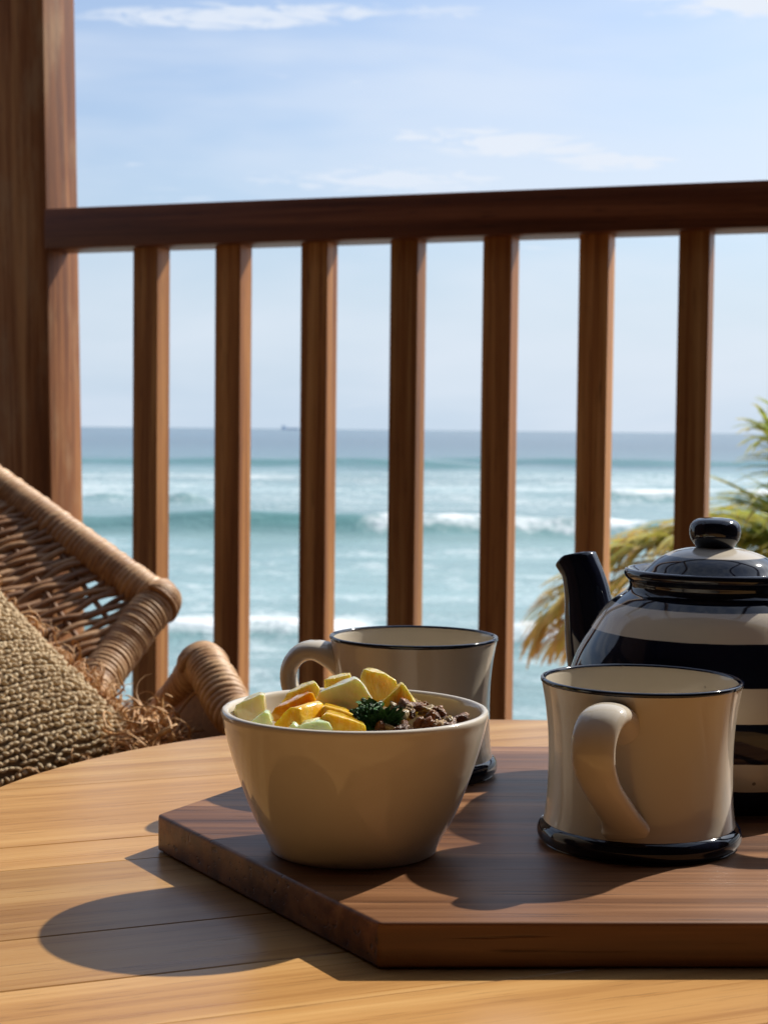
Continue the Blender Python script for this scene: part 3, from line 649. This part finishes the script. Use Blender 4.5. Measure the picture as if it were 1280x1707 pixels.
# curly kale garnish
kb = at(630, 1212, .704); kale = empty('kale_garnish', tuple(kb), 'dark green curly kale sprig on top of the fruit', 'garnish')
def kale_leaf(seed, w_, l_):
    r = np.random.default_rng(seed); V, Fc = [], []; nu, nv = 46, 14
    for i in range(nv + 1):
        t_ = i / nv
        for k in range(nu + 1):
            u = (k / nu - .5) * 2; edge = max(abs(u), t_) ** 2.2
            ruf = edge * (.0030 * math.sin(u * 17 + seed + t_ * 4) + .0022 * math.sin(u * 31 + 2 * seed) + .0016 * math.sin(t_ * 23 + u * 9 + seed))
            wd = w_ * (.25 + .75 * math.sin(min(t_ * 1.25, 1) * math.pi / 2)) * (1 + .12 * math.sin(u * 23 + seed))
            x = u * wd * math.cos(t_ * .2); z = l_ * t_ * (1 + .14 * math.sin(u * 14 + seed) - .35 * u * u); y = -.004 * t_ * t_ + ruf + .002 * u * u
            V.append((x + .4 * ruf, y, z))
    n = nu + 1
    for i in range(nv):
        for k in range(nu): Fc.append((i * n + k, i * n + k + 1, (i + 1) * n + k + 1, (i + 1) * n + k))
    return mesh('leaf', V, Fc)
for j, (w_, l_, rx, ry, rz_, ox, oz) in enumerate([(.0080, .0125, -.15, -.75, .2, -.002, .000), (.0085, .0135, -.25, -.15, -.3, -.003, .000), (.0080, .0115, .1, .55, .3, .001, .000), (.0065, .0125, -.35, .95, .1, .002, .001), (.0080, .0090, -.75, .1, 0, 0, -.001), (.0070, .0085, -.6, -.7, .5, -.003, -.001)]):
    o = link('leaf', kale_leaf(j * 3 + 1, w_, l_), M['kale'], kale, (ox, (.003 if j < 3 else -.001), oz)); o.rotation_euler = (rx, ry, rz_); o.scale = (.72, .8, .80)

# granola on top: seeds, nuts and clusters
def blob(name, sx_, sy_, sz_, seed, rough_, sub=3, pointed=0.):
    bm = bmesh.new(); bmesh.ops.create_icosphere(bm, subdivisions=sub, radius=1); r = random.Random(seed); ph = [r.random() * 6 for _ in range(6)]
    for v in bm.verts:
        d = v.co.normalized(); k = 1 + rough_ * (math.sin(d.x * 4 + ph[0]) * math.sin(d.y * 5 + ph[1]) + .6 * math.sin(d.z * 7 + ph[2] + d.x * 5) + .3 * math.sin(d.y * 13 + ph[3]))
        tp = 1 - pointed * max(d.x, 0) ** 2
        v.co = Vector((d.x * sx_ * k, d.y * sy_ * k * tp, d.z * sz_ * k * tp))
    return from_bm(name, bm)
kinds = {'pumpkin_seed': (blob('pumpkin_seed', .0052, .0030, .0012, 1, .05, 3, .6), 'seed', 'flat pumpkin seed among the granola beside the kale', 'seed', 'pumpkin seeds in the granola'),
         'pecan_piece': (blob('pecan_piece', .0048, .0022, .0019, 2, .17), 'nut', 'dark roasted nut piece on the granola', 'nut', 'nut pieces in the granola'),
         'granola_cluster': (blob('granola_cluster', .0025, .0021, .0018, 3, .30), 'cluster', 'knobbly tan granola cluster in the bowl', 'granola', 'granola clusters in the bowl')}
order = ['pecan_piece', 'pumpkin_seed', 'pecan_piece', 'granola_cluster', 'pumpkin_seed']
k = 0
for i in range(130):
    u, v = rng.random(), rng.random(); x = BC[0] + .0035 + u * .040; y = BC[1] - .040 + v * .072
    rr = math.hypot(x - BC[0], y - BC[1])
    if rr > .0475: continue
    peak = max(0, 1 - ((x - (BC[0] + .0235)) / .020) ** 2 - ((y - (BC[1] + .004)) / .034) ** 2)
    z = RIMZ - .0095 + .0095 * peak + rng.uniform(-.0008, .0012)
    if y > BC[1] - .004 and x < BC[0] + .014: continue
    kind = order[k % 5]; k += 1; me_, mt_, lb, ct, gp = kinds[kind]
    o = link(kind, me_, M[mt_], None, (x, y, z), label=lb, cat=ct, group=gp)
    o.rotation_euler = (rng.uniform(-.9, .9), rng.uniform(-.9, .9), rng.uniform(0, 6.28)); s_ = rng.uniform(.8, 1.2); o.scale = (s_, s_, s_)
me_ = kinds['pecan_piece'][0]
pe = at(768, 1197, .728); o = link('pecan_piece', me_, M['nut'], None, tuple(pe), label='lone dark nut piece resting high against the bowl wall', cat='nut'); o.rotation_euler = (.4, -.3, .3); o.scale = (.85, .9, .9)

# ------------------------------------------------------------------ rattan chair
CH = empty('rattan_chair', (-.45, 1.75, 0), 'woven rattan lounge chair with thick wrapped rim beside the post', 'chair')
CHL = np.array([-.45, 1.75, 0])
rimp = [at(258, 1003, 1.92), at(236, 1036, 1.895), at(196, 1092, 1.86), at(158, 1150, 1.80), at(150, 1215, 1.72), at(205, 1238, 1.62), at(262, 1205, 1.555), at(300, 1160, 1.52), at(338, 1114, 1.49), at(352, 1124, 1.47), at(384, 1182, 1.43), at(425, 1262, 1.37)]
FcX = at(425, 1262, 1.37)
rest = [np.array([-.15, 1.27, .30]), np.array([-.30, 1.20, .25]), np.array([-.50, 1.22, .29]), np.array([-.66, 1.30, .40]), np.array([-.72, 1.36, .46]), np.array([-.74, 1.44, .40]), np.array([-.76, 1.60, .34]), np.array([-.78, 1.75, .38]), np.array([-.80, 1.93, .475]), np.array([-.79, 1.98, .51]),
        np.array([-.66, 2.09, .62]), at(-130, 715, 2.10), at(-60, 772, 2.07), at(60, 858, 2.02), at(150, 922, 1.97), at(225, 975, 1.935)]
loop = np.array(list(rimp) + rest)
def resample(P, step, closed=True):
    Q = np.vstack([P, P[:1]]) if closed else P
    d = np.concatenate([[0], np.cumsum(np.linalg.norm(np.diff(Q, axis=0), axis=1))]); n = int(d[-1] / step); s = np.linspace(0, d[-1], n, endpoint=not closed)
    return np.stack([np.interp(s, d, Q[:, i]) for i in range(3)], 1), s
rp, rs = resample(catmull(loop, 14, True), .00135)
for _ in range(14): rp = (np.roll(rp, 1, 0) + rp * 2 + np.roll(rp, -1, 0)) / 4
N = len(rp); T = np.roll(rp, -1, 0) - np.roll(rp, 1, 0); T /= np.linalg.norm(T, axis=1)[:, None]
# parallel transported frame
nv = np.cross(T[0], [0, 0, 1.]); nv /= np.linalg.norm(nv); fr_ = []
for i in range(N):
    nv = nv - (nv @ T[i]) * T[i]; nv /= np.linalg.norm(nv); fr_.append((nv.copy(), np.cross(T[i], nv)))
nseg = 22; PITCH = .0064
phase = np.cumsum(1 + .35 * np.sin(rs * 37) * np.sin(rs * 11.3 + 1) + .18 * rng.standard_normal(N)) * (rs[1] - rs[0]) / PITCH
V = np.zeros((N, nseg, 3)); tone = np.zeros((N, nseg))
wrapt = rng.random(int(phase[-1]) + 4)
for k in range(nseg):
    a = 2 * math.pi * k / nseg; ph_ = phase + k / nseg * 1.0
    ridge = np.abs(np.sin(math.pi * ph_)) ** .42
    back_ = sstep(rp[:, 1], 1.55, 1.85); rad = .0150 + .0050 * back_ + .0040 * ridge + .0014 * np.sin(rs * 9 + 2) + .0016 * (wrapt[ph_.astype(int)] - .5)
    V[:, k] = rp + rad[:, None] * (np.array([f[0] for f in fr_]) * math.cos(a) + np.array([f[1] for f in fr_]) * math.sin(a))
    tone[:, k] = wrapt[ph_.astype(int)] * .8 + (ridge - 1) * .9 + .25  # random tone per wrap; grooves darkened, crease shade put into the colour
V = V - CHL; ii = np.arange(N * nseg).reshape(N, nseg); jn = np.roll(ii, -1, 0)
Fq = np.stack([ii, np.roll(ii, -1, 1), np.roll(jn, -1, 1), jn], -1).reshape(-1, 4)
me = mesh('wrapped_rim', V.reshape(-1, 3), Fq); ta = me.attributes.new('tone', 'FLOAT', 'POINT'); ta.data.foreach_set('value', tone.ravel().astype(np.float32))
link('wrapped_rim', me, M['wicker_rim'], CH)
# whipped cap on the two corners in view
for (c_, ta_, tb_, r_) in ((at(258, 1004, 1.92), at(150, 922, 1.97), at(180, 1115, 1.84), .0280), (at(338, 1114, 1.49), at(290, 1175, 1.53), at(384, 1182, 1.43), .0212)):
    da = (ta_ - c_) / np.linalg.norm(ta_ - c_); db = (tb_ - c_) / np.linalg.norm(tb_ - c_); nn_ = np.cross(da, db); nn_ /= np.linalg.norm(nn_)
    pa = np.cross(nn_, da); pb = np.cross(nn_, db); outw = -(da + db)
    pa = pa if pa @ outw > 0 else -pa; pb = pb if pb @ outw > 0 else -pb; V, Fc = [], []
    for j in range(8):
        t_ = j / 7; d_ = pa * math.cos(t_ * math.pi / 2) + pb * math.sin(t_ * math.pi / 2); d_ /= np.linalg.norm(d_)
        tt_ = np.linspace(-1.75, 1.75, 20); cc_ = c_ + (da * (1 - t_) + db * t_) * .004 * abs(t_ - .5)
        tube(V, Fc, np.array([cc_ + r_ * (math.cos(q_) * d_ + math.sin(q_) * nn_) for q_ in tt_]) - CHL, .0039 * rng.uniform(.8, 1.1), 8)
    me = mesh('corner_binding', V, Fc); tn_ = me.attributes.new('tone', 'FLOAT', 'POINT'); tn_.data.foreach_set('value', np.repeat(rng.random(8), len(V) // 8).astype(np.float32))
    link('corner_binding', me, M['wicker_rim'], CH)
# backrest weave on its leaning plane
Bp, Ap, Dp = at(258, 1003, 1.92), at(-130, 715, 2.10), at(158, 1160, 1.80)
pn = np.cross(Ap - Bp, Dp - Bp); pn /= np.linalg.norm(pn); pn = pn if pn[1] < 0 else -pn
def onplane(x, y): d = ray(x, y); return CAM + d * (((Bp - CAM) @ pn) / (d @ pn))
e1 = onplane(200, 955) - onplane(0, 1028); e1 /= np.linalg.norm(e1); e2 = np.cross(pn, e1); e2 = e2 if e2[2] > 0 else -e2
O_ = onplane(120, 1050)
def uv(p): return np.array([(p - O_) @ e1, (p - O_) @ e2])
outl = [uv(onplane(*q)) for q in ((262, 1005), (150, 922), (-130, 715), (-420, 640), (-560, 900), (-500, 1330), (40, 1330), (146, 1178))]
def clip_line(v):
    xs = []
    for a, b in zip(outl, outl[1:] + outl[:1]):
        if (a[1] - v) * (b[1] - v) < 0: xs.append(a[0] + (v - a[1]) / (b[1] - a[1]) * (b[0] - a[0]))
    return (min(xs), max(xs)) if len(xs) >= 2 else None
vmin, vmax = min(o[1] for o in outl), max(o[1] for o in outl)
SP = .044
def skip_zone(v): return False
v = vmin + .006; row = 0
while v < vmax - .004:
    cl_ = clip_line(v)
    sparse = -.012 < v < .062
    if cl_ and cl_[1] - cl_[0] > .03:
        us = np.arange(cl_[0], cl_[1], .0065); wob = .0022 * np.sin(us * 31 + row * 1.7) + .0016 * np.sin(us * 77 + row) + rng.uniform(-.0008, .0008)
        off = .0034 * np.cos(math.pi * us / SP + math.pi * (row % 2))
        pts = np.array([O_ + e1 * u + e2 * (v + wb_) + pn * o_ for u, wb_, o_ in zip(us, wob, off)]) - CHL
        V, Fc = [], []; tube(V, Fc, pts, .0037 if sparse else .0043, 7)
        me = mesh('strand', V, Fc); ta = me.attributes.new('tone', 'FLOAT', 'POINT'); tn = rng.random(); ta.data.foreach_set('value', np.full(len(V), tn, np.float32))
        link('strand', me, M['wicker'], CH)
    v += (.0080 + rng.uniform(-.0008, .0024)) if sparse else (.0068 + rng.uniform(-.0006, .0006)); row += 1
us0 = min(o[0] for o in outl); u = us0 + .01
k = math.ceil(us0 / SP)
while k * SP < max(o[0] for o in outl):
    u = k * SP; xs = []
    for a, b in zip(outl, outl[1:] + outl[:1]):
        if (a[0] - u) * (b[0] - u) < 0: xs.append(a[1] + (u - a[0]) / (b[0] - a[0]) * (b[1] - a[1]))
    if len(xs) >= 2:
        V, Fc = [], []; tube(V, Fc, np.array([O_ + e1 * u + e2 * vv for vv in np.linspace(min(xs), max(xs), 12)]) - CHL, .0034, 7)
        link('spoke', mesh('spoke', V, Fc), M['wicker'], CH)
    k += 1
# woven seat shell, sides and legs (mostly hidden by the table and the cushion)
loop_s, _ = resample(catmull(loop, 6, True), .02); Ls = len(loop_s); cseat = np.array([-.45, 1.62, .24]); V, Fc = [], []
for i in range(15):
    t_ = i / 14
    for p in loop_s:
        q = p * (1 - t_) + cseat * t_; q = q + np.array([0, 0, -.05 * math.sin(t_ * math.pi)]); q[2] = min(q[2], p[2]) ; q[2] += .003 * math.sin(i * 3.14)
        if p[1] > 1.86 and p[2] > .40 and t_ < .001: q = q
        V.append(q - CHL)
keep = [not (p[2] > .475 and p[1] > 1.76) for p in loop_s]
for i in range(14):
    for k in range(Ls):
        if keep[k] or i > 9: Fc.append((i * Ls + k, i * Ls + (k + 1) % Ls, (i + 1) * Ls + (k + 1) % Ls, (i + 1) * Ls + k))
link('seat', mesh('seat', V, Fc), M['wicker'], CH)
for top, foot_ in (((-.17, 1.36, .30), (-.16, 1.34, 0)), ((-.68, 1.34, .36), (-.72, 1.30, 0)), ((-.24, 1.80, .36), (-.24, 1.92, 0)), ((-.76, 1.86, .38), (-.80, 1.98, 0))):
    V, Fc = [], []; tube(V, Fc, np.linspace(top, foot_, 6) - CHL, .016, 12); link('leg', mesh('leg', V, Fc), M['wicker_rim'], CH)

# ------------------------------------------------------------------ crochet cushion
Rc = at(252, 1252, 1.42); LEAN = R_(58)
ex = np.array([math.cos(R_(14)), math.sin(R_(14)), 0]); ez = np.array([-ex[1] * math.sin(LEAN), ex[0] * math.sin(LEAN), math.cos(LEAN)])
_n = np.cross(ex, ez); _d = ray(0, 985); target = CAM + _d * (((Rc - CAM) @ _n) / (_d @ _n))
dirv = target - Rc; 
ca_ = dirv @ ex; cb_ = dirv @ ez; eu = ca_ * ex + cb_ * ez; eu /= np.linalg.norm(eu)          # along the visible edge, up-left
cn = np.cross(ex, ez); cn = cn if cn[1] < 0 else -cn
ev = np.cross(cn, eu); ev = ev if ev[0] > 0 else -ev                                             # out of that edge, up-right
HS = .215
ccen = Rc + eu * HS - ev * HS
cush = empty('cushion', tuple(ccen), 'beige crocheted jute cushion with raffia fringe on the rattan chair', 'cushion')
def pill(u, v, side=1.):
    tk = .062 * (max(1 - abs(u) ** 2.6, 0) * max(1 - abs(v) ** 2.6, 0)) ** .5
    pin = 1 - .05 * (1 - v * v) * abs(u) ** 6; pin2 = 1 - .05 * (1 - u * u) * abs(v) ** 6
    return eu * (u * HS * pin) + ev * (v * HS * pin2) + cn * tk * side
V, Fc = [], []; n = 48
for side in (1, -1):
    b0 = len(V)
    for i in range(n + 1):
        for j in range(n + 1):
            V.append(pill(-1 + 2 * i / n, -1 + 2 * j / n, side) * 1.)
    for i in range(n):
        for j in range(n):
            q = (b0 + i * (n + 1) + j, b0 + (i + 1) * (n + 1) + j, b0 + (i + 1) * (n + 1) + j + 1, b0 + i * (n + 1) + j + 1); Fc.append(q if side < 0 else q[::-1])
link('cover', mesh('cover', V, Fc), M['jute_dark'], cush)
bm = bmesh.new(); bmesh.ops.create_icosphere(bm, subdivisions=2, radius=1); sv_ = np.array([v.co[:] for v in bm.verts]); sf = np.array([[v.index for v in f.verts] for f in bm.faces]); bm.free()
VV, FF, TT = [], [], []; base = 0
rowp = .0060; colp = .0054
rows = int(2 * HS / rowp); cols = int(2 * HS / colp)
for i in range(rows):
    u = -1 + (i + .5) * rowp / HS; ridge = (i % 3 == 2)
    for j in range(cols):
        v = -1 + (j + .5 + .5 * (i % 2)) * colp / HS
        if v > .998: continue
        u_ = u + rng.normal(0, .0035); v_ = v + rng.normal(0, .0035)
        if abs(u_) > .995 or abs(v_) > .995: continue
        c_ = pill(u_, v_); du = pill(min(u_ + .02, 1), v_) - c_; dv = pill(u_, min(v_ + .02, 1)) - c_
        du /= np.linalg.norm(du) + 1e-9; dv /= np.linalg.norm(dv) + 1e-9; nn_ = np.cross(du, dv); nn_ /= np.linalg.norm(nn_) + 1e-9
        if nn_ @ cn < 0: nn_ = -nn_
        ang = rng.normal(0, .25) + (.0 if ridge else (.62 if j % 2 else -.62)); a = math.cos(ang) * dv + math.sin(ang) * du; bb = -math.sin(ang) * dv + math.cos(ang) * du
        sa, sb, sc_ = (.0036, .0014, .0018) if ridge else (.0034 * rng.uniform(.8, 1.15), .0018 * rng.uniform(.8, 1.2), .0025)
        P = c_ + nn_ * (.0012 if ridge else .0014 + rng.normal(0, .0005)) + sv_[:, :1] * a * sa + sv_[:, 1:2] * bb * sb + sv_[:, 2:] * nn_ * sc_
        VV.append(P); FF.append(sf + base); base += len(sv_); TT.append(np.full(len(sv_), rng.random()))
VV = np.concatenate(VV); FF = np.concatenate(FF)
me = bpy.data.meshes.new('crochet_stitches'); me.vertices.add(len(VV)); me.vertices.foreach_set('co', VV.ravel().astype(np.float32)); me.loops.add(FF.size)
me.loops.foreach_set('vertex_index', FF.ravel().astype(np.int32)); me.polygons.add(len(FF)); me.polygons.foreach_set('loop_start', np.arange(0, FF.size, 3, dtype=np.int32)); me.polygons.foreach_set('loop_total', np.full(len(FF), 3, np.int32)); me.update(); me.validate()
ta = me.attributes.new('tone', 'FLOAT', 'POINT'); ta.data.foreach_set('value', np.concatenate(TT).astype(np.float32))
link('crochet_stitches', me, M['jute'], cush, kind='stuff')
# raffia fringe along the four seams, thick and curly near the corner
V, Fc, TT = [], [], []
def fringe_strand(p, d, L, curl, r):
    n_ = 12; q = p.copy(); pts = [q.copy()]; d = d / np.linalg.norm(d); ax = rng.standard_normal(3); ph = rng.random() * 6
    for s in range(n_):
        ax = ax + rng.standard_normal(3) * .5; tw = np.cross(ax / np.linalg.norm(ax), d)
        d = d + tw * curl * .34 + np.array([0, 0, -.05]) ; d /= np.linalg.norm(d); q = q + d * L / n_; pts.append(q.copy())
    b0 = len(V); P = np.array(pts); T_ = np.gradient(P, axis=0); T_ /= np.linalg.norm(T_, axis=1)[:, None]; sd_ = rng.standard_normal(3)
    for i_ in range(len(P)):
        s_ = np.cross(T_[i_], sd_); s_ /= np.linalg.norm(s_) + 1e-9; w_ = r * (1 - .5 * i_ / n_); o_ = np.cross(T_[i_], s_) * w_ * .35
        V.extend([P[i_] - s_ * w_, P[i_] + o_, P[i_] + s_ * w_, P[i_] - o_])
    for i_ in range(n_):
        for k_ in range(4): Fc.append((b0 + i_ * 4 + k_, b0 + i_ * 4 + (k_ + 1) % 4, b0 + (i_ + 1) * 4 + (k_ + 1) % 4, b0 + (i_ + 1) * 4 + k_))
    TT.extend([rng.random()] * (4 * len(P)))
for i in range(1700):                                     # seam in view
    u = rng.uniform(-1, 1) if i < 380 else -1 + abs(rng.normal(0, .42)); u = min(u, 1)
    p = pill(u, .995) - cn * rng.uniform(.0, .05)
    d = ev * rng.uniform(.35, .9) - cn * rng.uniform(.2, 1.1) + eu * rng.normal(-.1, .45)
    fringe_strand(p, d, rng.uniform(.025, .075), 1.7, rng.uniform(.0007, .0016))
for i in range(260):                                     # lower seam
    v = rng.uniform(-1, 1); p = pill(-.995, v) - cn * rng.uniform(0, .02)
    fringe_strand(p, -eu * rng.uniform(.4, 1) - cn * rng.uniform(-.2, .7) + ev * rng.normal(.1, .5), rng.uniform(.04, .09), 1.2, rng.uniform(.001, .0021))
for i in range(240):                                     # loose tuft at the corner by the chair arm
    fringe_strand(pill(-.97, .97) + rng.normal(0, .012, 3), ev * rng.uniform(.2, 1.2) - eu * rng.uniform(.2, 1.3) - cn * rng.uniform(-.1, .8), rng.uniform(.04, .10), 1.5, rng.uniform(.0008, .0017))
me = mesh('fringe', V, Fc); ta = me.attributes.new('tone', 'FLOAT', 'POINT'); ta.data.foreach_set('value', np.array(TT, np.float32))
link('fringe', me, M['raffia'], cush, kind='stuff')

# ------------------------------------------------------------------ palm behind the railing
mt, t, b = material('palm_leaf')
tn = t.add('ShaderNodeAttribute', attribute_name='tone').outputs['Fac']
n = t.add('ShaderNodeTexNoise', {'Vector': t.add('ShaderNodeTexCoord').outputs['Object'], 'Scale': 18., 'Detail': 4.}).outputs[0]
f = t.math('ADD', tn, t.math('MULTIPLY', t.math('SUBTRACT', n, .5), .35))
t.l.new(t.ramp(f, [(.0, (.10, .20, .04)), (.35, (.28, .38, .07)), (.6, (.62, .50, .09)), (.85, (.62, .36, .08)), (1., (.42, .21, .06))]), b.inputs['Base Color'])
b.inputs['Roughness'].default_value = .42; b.inputs['Transmission Weight'].default_value = 0
tr = t.add('ShaderNodeBsdfTranslucent', {'Color': t.ramp(f, [(.0, (.16, .32, .05)), (.5, (.60, .52, .10)), (.9, (.70, .40, .09))])})
mx = t.add('ShaderNodeMixShader', {0: .42, 1: b.outputs[0], 2: tr.outputs[0]}); t.l.new(mx.outputs[0], t.n['Material Output'].inputs['Surface']); M['palm'] = mt
M['palm_trunk'] = wood('palm_bark', (.09, .06, .04), (.17, .12, .08), (.26, .19, .13), 'Z', .8, .2, 1., .6, 2.)
PY = 6.0; pc = at(1468, 1000, PY)
palm = empty('palm_tree', (pc[0], PY, z_gr - .2), 'leafy palm with green and yellowing fronds beyond the railing', 'palm tree')
PB = np.array([pc[0], PY, z_gr - .2]); PC = np.array([pc[0], PY, pc[2]])
V, Fc = [], []; zs = np.linspace(0, PC[2] - PB[2], 60)
tube(V, Fc, np.stack([.15 * np.sin(zs * .4) * (zs[-1] - zs) / zs[-1], zs * 0, zs], 1), .11, 16, [(1.25 - .45 * z / zs[-1]) * (1 + .05 * ((i % 2) * 2 - 1)) for i, z in enumerate(zs)])
link('trunk', mesh('trunk', V, Fc), M['palm_trunk'], palm)
def frond(az_, up, L, droop, tone0, tone1, leaf=.42, seed=0, lw=.0095):
    r = np.random.default_rng(seed); V, Fc, TT = [], [], []
    dh = np.array([math.sin(az_), math.cos(az_), 0]); n_ = 46; pts = []; p = np.zeros(3); a = up
    for i in range(n_ + 1):
        pts.append(p.copy()); p = p + (dh * math.cos(a) + np.array([0, 0, math.sin(a)])) * L / n_; a -= droop / n_ * (.4 + 1.3 * i / n_)
    P = np.array(pts); T_ = np.gradient(P, axis=0); T_ /= np.linalg.norm(T_, axis=1)[:, None]
    tube(V, Fc, P, .011, 6, np.linspace(1, .25, n_ + 1)); TT += [.45] * len(V)
    side = np.cross(T_[0], [0, 0, 1.]); side /= np.linalg.norm(side)
    nl = max(12, int(L / .017))
    for i in range(nl):
        f_ = n_ * (.07 + .92 * i / nl); i0 = min(int(f_), n_ - 1); fr = f_ - i0; base_ = P[i0] * (1 - fr) + P[min(i0 + 1, n_)] * fr; tg = T_[i0]
        nrm = np.cross(side, tg); q = f_ / n_; ln = leaf * (math.sin(min(q * 1.5 + .25, 1.57)) * (1 - .55 * max(q - .55, 0) / .45)) * r.uniform(.85, 1.1)
        for sgn in (-1, 1):
            d = tg * r.uniform(.55, .95) + side * sgn * r.uniform(.45, .95) + nrm * r.uniform(.05, .45); d /= np.linalg.norm(d)
            tl = np.clip(tone0 + (tone1 - tone0) * q + r.normal(0, .10), 0, 1); q_ = base_.copy(); b0 = len(V); ns = 6; g = r.uniform(.10, .24)
            for s in range(ns + 1):
                wv = np.cross(d, np.array([0, 0, 1.])); wv /= np.linalg.norm(wv) + 1e-9; ww = lw * math.sin(min(.35 + s / ns * 2.8, 3.1)) + .0012
                V.append(q_ - wv * ww); V.append(q_ - np.array([0, 0, ww * .5])); V.append(q_ + wv * ww); TT += [min(1, tl + .3 * (s / ns) ** 2)] * 3
                q_ = q_ + d * ln / ns; d = d + np.array([0, 0, -g]); d /= np.linalg.norm(d)
            for s in range(ns):
                k_ = b0 + s * 3
                Fc.append((k_, k_ + 1, k_ + 4, k_ + 3)); Fc.append((k_ + 1, k_ + 2, k_ + 5, k_ + 4))
    me = mesh('frond', V, Fc); ta = me.attributes.new('tone', 'FLOAT', 'POINT'); ta.data.foreach_set('value', np.array(TT, np.float32))
    o = link('frond', me, M['palm'], palm, tuple(PC - PB)); return o
FR = [(-97, .55, 1.45, 1.65, .24, .66, .36), (-101, .42, 1.35, 1.35, .28, .7, .36), (-90, .62, 1.25, 1.5, .25, .6, .36), (-72, 1.25, .72, .4, .05, .3, .5), (-84, .30, 1.20, 1.2, .40, .80, .34), (-105, .22, 1.25, 1.2, .40, .85, .32), (-75, .55, .62, .5, .10, .40, .55), (-95, .75, .55, .3, .05, .30, .60), (-80, 1.15, .75, .5, .05, .30, .50), (-112, 1.05, .60, .3, .05, .30, .55),
      (-30, .6, 1.3, 1.4, .1, .5, .4), (10, .9, 1.3, 1.2, .1, .4, .4), (60, .5, 1.3, 1.4, .15, .5, .4), (100, .8, 1.3, 1.3, .1, .4, .4), (140, .4, 1.2, 1.4, .2, .6, .4), (180, .8, 1.0, 1.3, .1, .4, .4), (-150, .7, .8, 1.1, .10, .4, .4)]
for j, (a, up, L, dr, t0, t1, lf) in enumerate(FR): frond(R_(a), up, L, dr, t0, t1, lf, j + 20)
